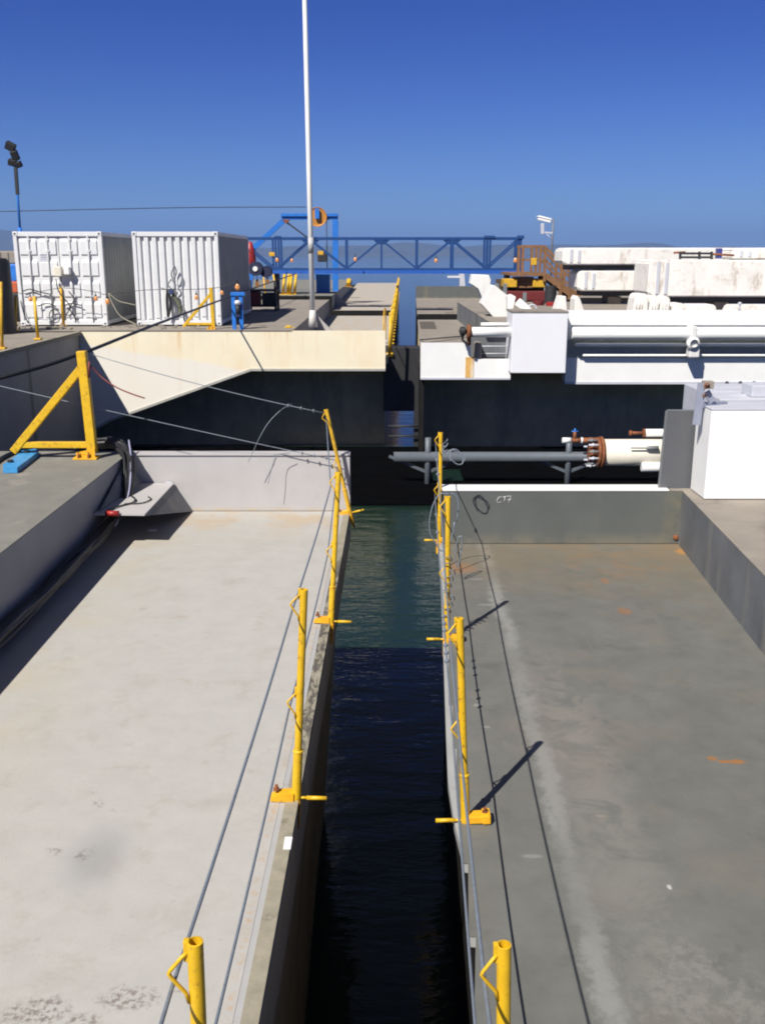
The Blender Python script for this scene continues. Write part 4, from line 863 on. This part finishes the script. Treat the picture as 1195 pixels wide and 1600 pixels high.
# string lights
def bulb(p, lab, s=1.0):
    s *= .72
    t = thing('string_lamp', lab, 'lamp', p, 'amber lamps on the deck light string'); p = Vector(p)
    m_ = MB(); m_.lathe([(0, -.13 * s), (.045 * s, -.11 * s), (.065 * s, -.06 * s), (.04 * s, 0), (.025 * s, .03 * s)], p, seg=12); lathe_smooth(m_.build('bulb', BULB, t), 60)
    m_ = MB(); m_.lathe([(.03 * s, .0), (.03 * s, .07 * s), (0, .08 * s)], p, seg=10); m_.build('socket', DARK, t)
    m_ = MB(); m_.tube([p + Vector((0, 0, .07 * s)), p + Vector((0, 0, .16 * s))], .01, 5); m_.build('wire', DARK, t)
for px, py, Y, lab, s in ((150, 464, yc - .5, 'pale lamp hanging before the right container door', 1.2), (168, 468, yc - .5, 'amber lamp hanging in the dark space between the containers', 1.4), (307, 462, yc - .5, 'pale lamp hanging before the corrugated container end', 1.2), (347, 455, yc - .8, 'dim lamp at the corner of the corrugated container', 1.1), (371, 445, yc - .6, 'bright orange lamp above the blue lamp stand', 1.5), (402, 441, 34, 'orange lamp on the dark equipment rack', 1.7), (418, 437, 35, 'small pale lamp beside the thick yellow post', 1.4), (48, 465, yc - .5, 'orange lamp by the left container door edge', 1.2),
                       (433, 404, 49.3, 'leftmost lamp hung inside the blue truss', 1.9), (456, 405, 49.3, 'second lamp hung inside the blue truss, near the flagpole', 1.7), (555, 403, 49.3, 'lamp hung in the middle of the blue truss', 1.9), (681, 405, 49.3, 'pinkish lamp hung in the right half of the blue truss', 1.9), (805, 404, 49.3, 'lamp at the right end post of the blue truss', 2.3), (906, 456, 45.2, 'yellow lamp at the foot of the timber stair', 2.1)):
    bulb(at(px, py, Y), lab, s)
m_ = MB(); m_.tube([at(25, 458, yc - .5), at(48, 458, yc - .5), at(100, 450, yc - .5), at(150, 456, yc - .5), at(168, 460, yc - .5), at(230, 453, yc - .5), at(307, 452, yc - .5), at(347, 448, yc - .6), at(371, 438, yc - .6)], .008, 5, 5); tag(m_.build('light_string', DARK), 'thin cord carrying the amber lamps along the containers', 'cord')
m_ = MB(); m_.tube([at(170, 460, yc - .6), at(178, 478, yc - .6), at(190, 495, yc - .6), at(215, 508, yc - .6)], .015, 5, 6); m_.tube([at(170, 458, yc - .6), at(185, 470, yc - .6), at(200, 474, yc - .6), at(213, 477, yc - .6)], .012, 5, 6); tag(m_.build('sagging_rope', mat('pale_rope', (.35, .33, .25), .9)), 'pale rope sagging across the space between the two containers', 'rope')

# equipment rack behind corrugated container
ye = 34.5
t = thing('equipment_rack', 'dark steel equipment rack stacked with red and navy gear behind the corrugated container', 'rack', (at(402, 470, ye).x, ye, .7))
X0_, X1_ = at(386, 450, ye).x, at(430, 450, ye).x
for X in (X0_, X1_):
    for Y in (ye, ye + .9):
        m_ = MB(); m_.box(X - .04, X + .04, Y - .04, Y + .04, .70, 1.75); m_.build('leg', DARK, t)
m_ = MB(); m_.box(X0_ - .05, X1_ + .05, ye - .05, ye + .95, 1.38, 1.44, .01); m_.box(X0_ - .05, X1_ + .05, ye - .05, ye + .95, .85, .9, .01); m_.build('shelf', DARK, t)
m_ = MB(); m_.box(X0_ + .02, X0_ + .42, ye + .0, ye + .6, .9, 1.36, .03); m_.build('red_case', DRED, t)
m_ = MB(); m_.box(X0_ + .5, X1_ - .02, ye + .1, ye + .7, .9, 1.3, .03); m_.build('dark_case', DARK, t)
t = thing('red_bag', 'tall red bag slumped on top of the equipment rack', 'bag', at(392, 412, ye))
m_ = MB(); a_ = at(390, 412, ye); zz = 1.75; m_.lathe([(0, -.02), (.17, .0), (.2, .2), (.15, .5), (.08, .74), (0, .8)], (a_.x, ye + .3, at(390, 414, ye).z), seg=14); lathe_smooth(m_.build('sack', RED, t), 60)
m_ = MB(); m_.tube([(a_.x - .05, ye + .1, at(390, 388, ye).z), (a_.x + .12, ye + .08, at(390, 400, ye).z), (a_.x + .16, ye + .1, at(390, 412, ye).z)], .02, 6, 4); m_.build('strap', DRED, t)
t = thing('hose_reel', 'navy reel with a white hub on the equipment rack', 'reel', at(398, 424, ye))
a_ = at(399, 420, ye - .1); m_ = MB(); m_.tube([a_, a_ + Vector((0, .4, 0))], .24, 18); m_.tube([a_ + Vector((.34, .1, -.1)), a_ + Vector((.34, .6, -.1))], .2, 14); m_.build('drum', mat('navy', (.012, .016, .05), .6), t)
m_ = MB(); m_.tube([a_ + Vector((0, -.04, 0)), a_ + Vector((0, .02, 0))], .085, 14); m_.build('hub', WHITE, t)

# left edge clutter behind the containers
a_ = at(4, 450, 24.5)
t = thing('storage_tank', 'dark upright tank with pale cap cut by the left edge of the photo', 'tank', (a_.x - .45, 24.9, .68))
m_ = MB(); m_.lathe([(0, 0), (.52, 0), (.52, 1.75), (.45, 1.85), (.0, 1.9)], (a_.x - .45, 24.9, .672), seg=24); lathe_smooth(m_.build('shell', DARK, t))
m_ = MB(); m_.lathe([(.30, 0), (.28, .08), (0, .12)], (a_.x - .45, 24.9, 2.54), seg=20); m_.build('cap', LAV, t)
for (px, py0, py1, mt, nm, lab, Y) in ((16, 392, 412, PBRN, 'timber_crate', 'brown timber crate stacked highest at the left edge of the photo', 30), (16, 412.5, 440, BBLUE, 'blue_tarp_crate', 'blue box below the brown crate at the left edge of the photo', 29.8), (18, 440, 458, mat('orange_red', (.45, .09, .03), .6), 'orange_pump', 'orange-red pump housing left of the container doors', 29.4), (16, 458, 512, DARK, 'dark_skid', 'dark steel skid carrying the orange pump', 29)):
    z0_, z1_ = at(px, py1, Y).z, at(px, py0, Y).z
    if nm == 'dark_skid': z0_ = .70
    m_ = MB(); X = at(px, py0, Y).x
    m_.box(X - .7, X + .28, Y, Y + .9, z0_, z1_, .04)
    for k in range(4): m_.box(X - .6 + .23 * k, X - .52 + .23 * k, Y - .03, Y + .0, z0_ + .03, z1_ - .03, .01)
    tag(m_.build(nm, mt), lab, nm.split('_')[-1])
m_ = MB(); random.seed(9)
for k in range(40):
    px = random.uniform(20, 350); a_ = on(px, random.uniform(510, 515), .7); s_ = random.uniform(.02, .06)
    m_.box(a_.x - s_, a_.x + s_, a_.y - s_, a_.y + s_, .70, .70 + s_ * random.uniform(.5, 1.6), .008)
o = m_.build('debris', PBRN); o['kind'] = 'stuff'; tag(o, 'small scraps and fittings littering the far deck edge below the containers', 'debris')

# floodlight mast
ym = 45
t = thing('floodlight_mast', 'slim blue mast with dark floodlights rising behind the left container', 'light mast', (at(36, 440, ym).x, ym, .7))
a0_, a1_ = Vector((at(37, 440, ym).x, ym, .7)), at(25, 262, ym)
m_ = MB(); m_.tube([a0_, a0_.lerp(a1_, .55)], .09, 8); m_.tube([a0_.lerp(a1_, .5), a1_], .055, 8); m_.build('mast', BBLUE, t)
m_ = MB(); m_.beam(a0_.lerp(a1_, .80), a1_, .13, .13); m_.build('top_section', DARK, t)
for (px, py, w_, h_, tl) in ((17, 229, .42, .34, .5), (24, 243, .3, .4, -.2), (20, 254, .34, .26, .3), (30, 257, .26, .24, -.3)):
    c_ = at(px, py, ym); M = Matrix.Translation(c_) @ Matrix.Rotation(tl, 4, 'Y') @ Matrix.Rotation(.4, 4, 'X')
    m_ = MB(); m_.box(-w_ / 2, w_ / 2, -.12, .12, -h_ / 2, h_ / 2, .03, M); m_.build('floodlight', DARK, t)
m_ = MB(); m_.tube([a1_, at(22, 236, ym)], .03, 6); m_.build('lamp_stem', DARK, t)
m_ = MB(); m_.tube([at(-80, 332, 45), at(0, 330.5, 45), at(200, 326, 46), at(330, 324, 47.5), at(478, 323.5, 49)], .017, 5, 6); tag(m_.build('overhead_wire', DARK), 'thin wire crossing the sky from the left to the gantry sheave', 'wire')

# ============================================================ TRUSS FOOTBRIDGE
YT = 50.0
zb1, ztp = at(600, 423, YT).z, at(600, 372.5, YT).z
X = lambda px: at(px, 400, YT).x
t = thing('truss_footbridge', 'long blue steel truss footbridge spanning between the far pontoons', 'footbridge', (0, YT, zb1))
for dy, nm in ((0, 'front'), (1.3, 'back')):
    y = YT + dy
    m_ = MB(); m_.beam((X(352), y, ztp), (X(815), y, ztp), .09, .13); m_.build('top_chord', TBLUE, t)
    m_ = MB(); m_.beam((X(352), y, zb1 + .05), (X(815), y, zb1 + .05), .12, .13); m_.build('bottom_chord', TBLUE, t)
    for px in (370, 427, 436, 484, 541, 596, 651.5, 707, 760, 765, 811):
        m_ = MB(); m_.beam((X(px), y, zb1), (X(px), y, ztp), .10 if px != 811 else .2, .10); m_.build('vertical', TBLUE, t)
    for (p0, p1) in ((372, 425), (432, 484), (541, 484), (541, 596), (651.5, 596), (651.5, 707), (762, 707), (762, 811)):
        hi = p1 if p1 in (484, 596, 707, 811) else p0; lo = p0 if hi == p1 else p1
        m_ = MB(); m_.beam((X(lo), y + .02, zb1 + .1), (X(hi), y + .02, ztp - .06), .10, .08); m_.build('diagonal', TBLUE, t)
    for px in (484, 596, 707):
        m_ = MB(); m_.prism([(X(px) - .42, y - .02, ztp - .05), (X(px) + .42, y - .02, ztp - .05), (X(px) + .2, y - .02, ztp - .28), (X(px) - .2, y - .02, ztp - .28)], (0, .03, 0)); m_.build('gusset_plate', TBLUE, t)
m_ = MB(); m_.box(X(352), X(815), YT + .06, YT + 1.24, zb1 - .02, zb1 + .02); m_.build('walkway', TBLUE, t)
m_ = MB(); m_.box(X(352), X(813), YT - .09, YT - .06, zb1 - .14, zb1 + .02); m_.build('fascia', mat('fascia_blue', (.02, .10, .42), .45), t)
m_ = MB(); m_.beam((X(807), YT, ztp + .06), (X(817), YT, ztp + .06), .22, .16); m_.beam((X(755), YT, ztp + .07), (X(772), YT, ztp + .07), .18, .12); m_.beam((X(430), YT, ztp + .07), (X(440), YT, ztp + .07), .14, .1); m_.build('top_cap', TBLUE, t)
m_ = MB(); m_.box(X(430) - .1, X(430) + .1, YT + .2, YT + 1.1, .70, zb1 - .021); m_.build('support_leg', DARK, t)
m_ = MB(); m_.box(X(795) - .1, X(795) + .1, YT + .2, YT + 1.1, .61, zb1 - .021); m_.build('support_leg', DARK, t)
for px, py, mt, lab in ((425, 397, YEL2, 'small dull yellow tag on the left of the truss'), (501, 395, YEL2, 'yellow fitting on the truss right of the flagpole')):
    a_ = at(px, py, YT - .08); m_ = MB(); m_.box(a_.x - .14, a_.x + .14, a_.y - .03, a_.y, a_.z - .1, a_.z + .1, .03); m_.build('yellow_fitting', mt, t)
# gantry crane beyond
YG = 54.0
zg = at(490, 344, YG).z; Xg = lambda px: at(px, 344, YG).x
t = thing('gantry_crane', 'bright blue gantry with an orange sheave standing behind the truss bridge', 'crane', (Xg(480), YG, .7))
m_ = MB(); m_.beam((Xg(440), YG, at(480, 336, YG).z), (Xg(528), YG, at(480, 336, YG).z), .5, .14); m_.beam((Xg(440), YG, at(480, 341, YG).z), (Xg(528), YG, at(480, 341, YG).z), .3, .16); m_.build('beam', BBLUE, t)
m_ = MB(); m_.beam((Xg(443), YG, at(443, 345, YG).z), (at(396, 385, YG).x, YG, at(396, 388, YG).z), .26, .26); m_.beam((at(396, 385, YG).x, YG, at(396, 388, YG).z), (at(388, 400, YG).x, YG, .7), .26, .26); m_.build('raking_leg', BBLUE, t)
m_ = MB(); m_.beam((Xg(524), YG, zg), (Xg(523), YG, .7), .3, .3); m_.build('leg', BBLUE, t)
m_ = MB(); m_.beam((Xg(446), YG, at(446, 346, YG).z), (at(484, 372, YG).x, YG, at(484, 374, YG).z), .08, .08); m_.build('brace', DARK, t)
m_ = MB(); m_.prism([(Xg(441), YG - .16, at(441, 343, YG).z), (Xg(453), YG - .16, at(441, 343, YG).z), (Xg(448), YG - .16, at(441, 350, YG).z)], (0, .3, 0)); m_.build('gusset', RUST, t)
c_ = at(496, 339, YG - .3)
m_ = MB(); m_.lathe([(.12, -.05), (.42, -.05), (.47, -.09), (.50, -.09), (.50, .09), (.47, .09), (.42, .05), (.12, .05)], c_, (0, 1, 0), 28); sv = m_.build('sheave', ORANGE, t)
m_ = MB()
for k in range(3):
    a = k * math.pi / 3 + .5; v = Vector((math.cos(a), 0, math.sin(a))) * .4; m_.beam(c_ - v, c_ + v, .08, .06, (0, 1, 0))
m_.build('spokes', ORANGE, sv)
m_ = MB(); m_.box(c_.x - .12, c_.x + .12, c_.y - .25, c_.y - .12, c_.z - .1, c_.z + .42, .02); m_.build('bearing', BBLUE, t)
m_ = MB(); m_.tube([c_ + Vector((.48, 0, 0)), Vector((c_.x + .48, c_.y, 1.6))], .025, 5); m_.build('hoist_wire', DARK, t)
m_ = MB(); m_.box(at(497, 400, YG).x, at(512, 400, YG).x, YG - .5, YG, at(500, 409, YG).z, at(500, 393, YG).z, .05); m_.build('winch', DARK, t)
m_ = MB(); a_ = at(505, 434, 52); m_.box(a_.x - .35, a_.x + .35, 51.6, 52.3, .70, at(505, 428, 52).z, .02); m_.build('base_block', BBLUE, t)

# ============================================================ TIMBER STAIR on right
YS = 45.5
t = thing('timber_stair', 'orange-brown timber landing and stair leading down from the truss bridge', 'stair', (at(850, 440, YS).x, YS, .6))
zl = at(830, 427, YS).z
sp_ = lambda px, py, dy=0: at(px, py, YS) + Vector((0, dy, 0))
for dy in (0, 1.4):
    m_ = MB(); m_.beam(sp_(814, 385, dy), sp_(850, 385, dy), .07, .12); m_.beam(sp_(850, 385, dy), sp_(905, 441, dy), .07, .12); m_.beam(sp_(817, 406, dy), sp_(852, 406, dy), .05, .10); m_.beam(sp_(852, 406, dy), sp_(903, 462, dy), .05, .10); m_.build('handrail', WOOD, t)
    for (px, a, b_2) in ((817, 385, 432), (838, 385, 432), (852, 386, 440), (877, 414, 470), (890, 427, 482), (903, 441, 486)):
        m_ = MB(); m_.beam(sp_(px, a, dy), Vector((sp_(px, a, dy).x, YS + dy, max(.62, sp_(px, b_2, dy).z))), .12, .12); m_.build('rail_post', WOOD, t)
    m_ = MB(); m_.beam(sp_(852, 430, dy), Vector((sp_(897, 480, dy).x, YS + dy, .72)), .07, .26); m_.build('stringer', WOOD, t)
m_ = MB(); m_.box(sp_(800, 430).x, sp_(853, 430).x, YS - .05, YS + 5, zl - .12, zl, .01); m_.build('landing', WOOD, t)
for k in range(7):
    f_ = (k + .6) / 7; a_ = sp_(852, 430).lerp(Vector((sp_(897, 480).x, YS, .72)), f_)
    m_ = MB(); m_.box(a_.x - .13, a_.x + .15, YS + .05, YS + 1.35, a_.z - .0, a_.z + .05, .005); m_.build('tread', WOOD, t)
for (p0, p1) in ((788, 808), (833, 854)):
    m_ = MB(); m_.box(sp_(p0, 440).x, sp_(p1, 440).x, YS + .1, YS + 1.3, sp_(0, 449).z, sp_(0, 436).z, .03); tag(m_.build('yellow_beam', YEL2), 'yellow beam block under the timber landing, ' + ('left one' if p0 < 800 else 'right one by the stair'), 'beam', 'yellow beams under the timber landing')
m_ = MB(); m_.box(sp_(805, 440).x, sp_(835, 440).x, YS + .3, YS + 1.2, sp_(0, 450).z, sp_(0, 433).z); m_.build('landing_beam', WOOD, t)
for px in (792, 812, 846):
    m_ = MB(); m_.box(sp_(px, 440).x - .09, sp_(px, 440).x + .09, YS + .5, YS + .7, .62, sp_(0, 449).z - .002); m_.build('landing_post', WOOD, t)
m_ = MB(); m_.box(sp_(829, 405).x, sp_(838, 405).x, YS - .09, YS - .06, sp_(0, 414).z, sp_(0, 403).z, .01); m_.build('rail_tag', YEL2, t)
# drums under landing
for px, py0, py1, mt, Y, nm, lab in ((862, 472, 485, RED, 40, 'drum', 'bright red drum under the timber landing'), (841, 470, 486, DRED, 40.5, 'drum', 'dark red drum left of the bright red one under the landing'), (860, 446, 470, DARK, 42, 'barrel', 'tall black barrel under the timber landing')):
    a_ = at(px, py0, Y); m_ = MB(); h_ = a_.z - .62 if py0 > 460 else a_.z - .62
    m_.lathe([(0, 0), (.24, 0), (.24, h_ * .33), (.255, h_ * .35), (.24, h_ * .37), (.24, h_ * .66), (.255, h_ * .68), (.24, h_ * .7), (.24, h_), (0, h_ + .0)], (a_.x, Y, .615), seg=20)
    tag(m_.build(nm, mt), lab, 'drum')
m_ = MB(); a_ = at(835, 462, 44.5); m_.box(a_.x - 1.3, a_.x + .9, 44.3, 44.9, .62, at(835, 455, 44.5).z, .03)
tag(m_.build('tool_chest', DRED), 'long dark red chest in the shade under the timber landing', 'chest')
m_ = MB(); m_.box(at(775, 440, 46.8).x, at(850, 440, 46.8).x, 46.8, 47.0, .615, at(800, 436, 46.8).z); tag(m_.build('hoarding', mat('dark_brown_board', (.07, .05, .035), .8, .3, 3)), 'dark brown board screen behind the things under the landing', 'screen')
for px, w_, lab in ((776, .09, 'grey bollard post left under the landing'), (789, .08, 'grey bollard post second under the landing'), (820, .08, 'grey bollard post in the middle under the landing')):
    m_ = MB(); a_ = at(px, 440, 43.5); m_.box(a_.x - w_, a_.x + w_, 43.4, 43.6, .62, at(px, 443 if px < 800 else 457, 43.5).z, .02); tag(m_.build('bollard_post', GREY), lab, 'post', 'grey posts under the landing')
# white shapes left of it: chute, fender hoods
def pxprism(name, pts, Y, dep, mt, lab, cat, grp=None, bev=0.015):
    m_ = MB(); m_.prism([at(x_, y_, Y) for x_, y_ in pts], (0, dep, 0))
    if bev: bmesh.ops.bevel(m_.bm, geom=m_.bm.edges[:], offset=bev, segments=1, affect='EDGES')
    return tag(m_.build(name, mt), lab, cat, grp)
pxprism('white_hood', [(752, 475), (768, 446), (773, 446), (793, 462), (794, 505), (786, 505), (780, 498), (772, 497)], 33, 1.0, WHITE2, 'large tilted white steel hood left of the timber landing', 'hood')
pxprism('white_block', [(738, 429), (764, 430), (767, 438), (764, 470), (755, 470), (748, 450), (735, 444)], 46, 1.2, WHITE, 'white panelled block under the right part of the truss', 'block', bev=.03)
pxprism('white_duct', [(793, 487), (793, 463), (799, 460), (806, 464), (803, 470), (801, 487)], 31, .5, WHITE, 'upright white duct on the far right wall top', 'duct')
m_ = MB(); m_.tube([at(808, 471, 31), at(826, 487, 31), at(832, 492, 31)], .13, 12); tag(m_.build('white_tube', WHITE), 'slanting white tube leaning right of the white duct', 'tube')
m_ = MB()
for k in range(14):
    a = math.pi * k / 13; a2 = math.pi * (k + 1) / 13 if k < 13 else a
    if k < 13: m_.tube([at(831, 484, 31) + Vector((math.cos(a) * .14, 0, math.sin(a) * .16)), at(831, 484, 31) + Vector((math.cos(a2) * .14, 0, math.sin(a2) * .16))], .03, 8)
tag(m_.build('white_hoop', LAV), 'small pale hoop beside the slanting white tube', 'hoop')
pxprism('pipe_pair', [(699, 431), (718, 431), (718, 434), (699, 434)], 66.8, .4, LGT, 'pair of short pale pipes beyond the farthest grey deck', 'pipes', bev=.0)
pxprism('deck_housing', [(718, 428), (725, 428), (727, 450), (718, 452)], 66.6, .8, LAV, 'small pale housing on the end wall of the farthest right deck', 'housing', bev=.0)
pxprism('jersey_barrier', [(868, 488), (876, 463), (884, 463), (886, 488)], 30, .8, CONC, 'tapered white barrier end standing left of the stair foot', 'barrier', 'tapered white barriers on the right deck')
pxprism('jersey_barrier', [(897, 488), (898, 467), (902, 462), (906, 467), (913, 488)], 31, .8, CONC, 'narrow tapered white barrier right of the stair foot', 'barrier', 'tapered white barriers on the right deck')
# deck litter on module C right
for pts, mt, Y, lab, nm in (([(708, 488), (708, 480), (718, 480), (718, 488)], PBRN, 48.5, 'brown box on the far grey deck', 'brown_box'), ([(722, 488), (722, 478), (729, 476), (733, 488)], LAV, 49.5, 'pale box on the far grey deck', 'pale_box'), ([(696, 484), (696, 482), (707, 482), (707, 484)], PBRN, 48.4, 'flat brown board on the far grey deck', 'brown_board')):
    m_ = MB(); ps = [at(x_, y_, Y) for x_, y_ in pts]; zz = min(p.z for p in ps)
    for p in ps: p.z += ZR - zz + .002
    m_.prism(ps, (0, .6, 0)); tag(m_.build(nm, mt), lab, 'box')
m_ = MB(); pts = [on(*p, ZR + .006) for p in ((655, 503), (678, 503), (682, 514), (657, 514))]; m_.prism(pts, (0, 0, .015)); tag(m_.build('deck_mat', mat('dark_mat', (.09, .075, .06), .9)), 'dark rectangular mat on the grey deck beside the gap', 'mat')

# CCTV
yq = 49
t = thing('security_camera', 'white security camera on a thin grey pole above the timber stair', 'camera', (at(864, 430, yq).x, yq, .7))
m_ = MB(); a_ = at(864, 342, yq); m_.tube([(a_.x, yq, .62), (a_.x, yq, at(0, 375, yq).z), (a_.x, yq, a_.z)], .045, 8); m_.build('pole', GREY, t)
m_ = MB(); m_.beam(at(863, 364, yq), at(850, 363, yq), .08, .08); m_.tube([at(863, 375, yq), at(853, 365, yq)], .02, 6); m_.build('arm', LAV, t)
m_ = MB(); m_.beam(at(847, 366, yq), at(847, 349, yq), .16, .16, bev=.03); m_.build('bracket', LAV, t)
m_ = MB(); m_.beam(at(840, 340, yq), at(860, 345, yq), .2, .22, bev=.03); m_.beam(at(838, 338, yq), at(861, 343, yq), .26, .03); m_.build('housing', WHITE, t)

# ============================================================ WHITE CONCRETE SEGMENTS on right
def segment(name, px0, X1, py0, py1, Y, dep, lab, ch=.12, mt=CONC):
    z1_, z0_ = at(px0, py0, Y).z, at(px0, py1, Y).z; X0_ = at(px0, py0, Y).x
    t = thing(name, lab, 'concrete beam', ((X0_ + X1) / 2, Y + dep / 2, z0_), 'long white concrete segments stored on the right deck')
    m_ = MB(); m_.prism([(X0_, Y, z0_ + ch), (X0_ + .02, Y - .0, z1_ - ch * .6), (X0_ + ch, Y, z1_), (X1, Y, z1_), (X1, Y, z0_), (X0_ + ch * 1.6, Y, z0_)], (0, dep, 0))
    bmesh.ops.bevel(m_.bm, geom=m_.bm.edges[:], offset=.05, segments=2, affect='EDGES'); m_.build('body', mt, t)
    m_ = MB(); m_.box(X0_ + .35, X1 - .2, Y + .25, Y + dep - .2, z0_ - .2, z0_ - .001); m_.build('underside_shade_slab', DARK, t)  # dark slab standing in for the shade under the segment
    m_ = MB(); m_.box(X0_ + .3, X0_ + .42, Y - .03, Y, z0_ + .1, z1_ - .06, .01); m_.box(X0_ + .62, X0_ + .74, Y - .03, Y, z0_ + .1, z1_ - .1, .01); m_.build('end_rib', LAV, t)
    return t, X0_, z0_, z1_
ya, yb_ = 41, 37
segment('concrete_segment', 879, 24, 387, 414, ya, 2.0, 'topmost long white concrete segment at the back of the stack')
segment('concrete_segment', 902, 24, 423, 455, ya + .1, 2.0, 'lower white concrete segment at the back, under the topmost one')
t4, *_ = segment('concrete_segment', 1014, 24, 406, 464, yb_, 2.2, 'big white concrete segment with vertical end ribs in front of the stack', .14)
segment('concrete_segment', 1143, 24, 389, 405, yb_ + .8, 1.4, 'short white concrete segment lying on top of the front one at the right edge', .05)
t = thing('bar_rack', 'dark steel frame and pipes lying on top of the front concrete segment', 'frame', at(1080, 405, yb_ + .6))
m_ = MB(); m_.beam(at(1061, 396, yb_ + .5), at(1110, 396, yb_ + .5), .1, .08); m_.beam(at(1061, 402, yb_ + .5), at(1112, 402, yb_ + .5), .1, .08)
for px in (1062, 1092, 1111): m_.beam(at(px, 393, yb_ + .5), at(px, 405, yb_ + .5), .08, .08)
m_.build('frame_bars', DARK, t)
m_ = MB(); m_.tube([at(1052, 395, yb_ + .5), at(1070, 394, yb_ + .5)], .04, 8); m_.tube([at(1112, 397, yb_ + .5), at(1146, 399, yb_ + .5)], .04, 8); m_.build('frame_pipe', RUST, t)
m_ = MB(); m_.box(at(1119, 400, yb_ + .6).x, at(1126, 400, yb_ + .6).x, yb_ + .5, yb_ + .8, at(0, 404, yb_ + .6).z, at(0, 388, yb_ + .6).z, .02); m_.build('blue_bracket', mat('indigo', (.04, .05, .22), .5), t)
# supports
for px, Y, lab in ((1128, yb_ + .4, 'brown timber support block under the front concrete segment'), (960, ya + .6, 'hidden support block under the back concrete segments')):
    m_ = MB(); a_ = at(px, 463, Y); m_.box(a_.x - .28, a_.x + .28, Y, Y + 1.2, .62, at(px, 463, Y).z - .001, .03); tag(m_.build('support_block', PBRN), lab, 'block', 'support blocks under the segments')
m_ = MB(); m_.box(at(940, 418, ya).x, at(945, 418, ya).x, ya + .2, ya + 1.6, at(0, 424, ya).z + .0, at(0, 414, ya).z - .0); tag(m_.build('spacer', DARK), 'dark spacer between the two back concrete segments', 'spacer')
# row of small blocks
yr = 33
rows = [(990, 1014, 459, 'first and tallest small white block in the row behind the wall'), (1015, 1030, 462, 'second small white block in the row behind the wall'), (1031, 1048, 463, 'third small white block, scuffed, in the row behind the wall'), (1049, 1072, 474, 'fourth low white block in the row behind the wall'), (1073, 1120, 476, 'fifth long low white block in the row behind the wall'), (1141, 1215, 477, 'last low white block in the row, cut by the right edge')]
for p0, p1, pt, lab in rows:
    x0_, x1_, zt2 = at(p0, pt, yr).x, at(p1, pt, yr).x, at(p0, pt, yr).z
    m_ = MB(); m_.prism([(x0_ - .02, yr, .62), (x0_ + .05, yr, zt2 - .12), (x0_ + .12, yr, zt2), (x1_ - .1, yr, zt2), (x1_ - .02, yr, zt2 - .1), (x1_ + .0, yr, .62)], (0, .9, 0)); bmesh.ops.bevel(m_.bm, geom=m_.bm.edges[:], offset=.03, segments=2, affect='EDGES')
    for k in range(3): m_.tube([(x0_ + .1 + .1 * k, yr - .0, zt2 - .12), (x0_ + .11 + .1 * k, yr - .0, zt2 - .5)], .015, 5)
    tag(m_.build('small_block', CONC), lab, 'concrete block', 'small white blocks behind the far right wall')
m_ = MB(); a_ = at(1155, 476, 25.1); m_.tube([(a_.x, 25.1, zf1), (a_.x, 25.1, a_.z + .02)], .025, 8); m_.lathe([(.05, 0), (.05, .05), (0, .07)], (a_.x, 25.1, a_.z), seg=10); tag(m_.build('thin_stake', LAV), 'thin pale stake with a knob standing on the far right wall', 'stake')
m_ = MB(); m_.prism([(at(915, 480, 32).x, 32, .615), (at(911, 467, 34).x, 34, .615), (at(911, 467, 34).x + .12, 34, .615), (at(915, 480, 32).x + .12, 32, .615)], (0, 0, .05)); tag(m_.build('deck_plank', DRED), 'dark red plank lying on the right deck beyond the wall', 'plank')

# ============================================================ HAZE
m_ = MB(); m_.box(-11900, 11900, -290, 11900, WZ - 4.0, 260)
hz = bpy.data.materials.new('haze'); hz.use_nodes = True; hn = hz.node_tree; hn.nodes.clear()
ho = hn.nodes.new('ShaderNodeOutputMaterial'); hv = hn.nodes.new('ShaderNodeVolumePrincipled'); hv.inputs['Density'].default_value = 1.8e-4; hv.inputs['Color'].default_value = (.26, .45, .90, 1)
hn.links.new(hv.outputs[0], ho.inputs['Volume'])
o = m_.build('haze', hz, origin=(0, 0, WZ - 4)); o['kind'] = 'stuff'
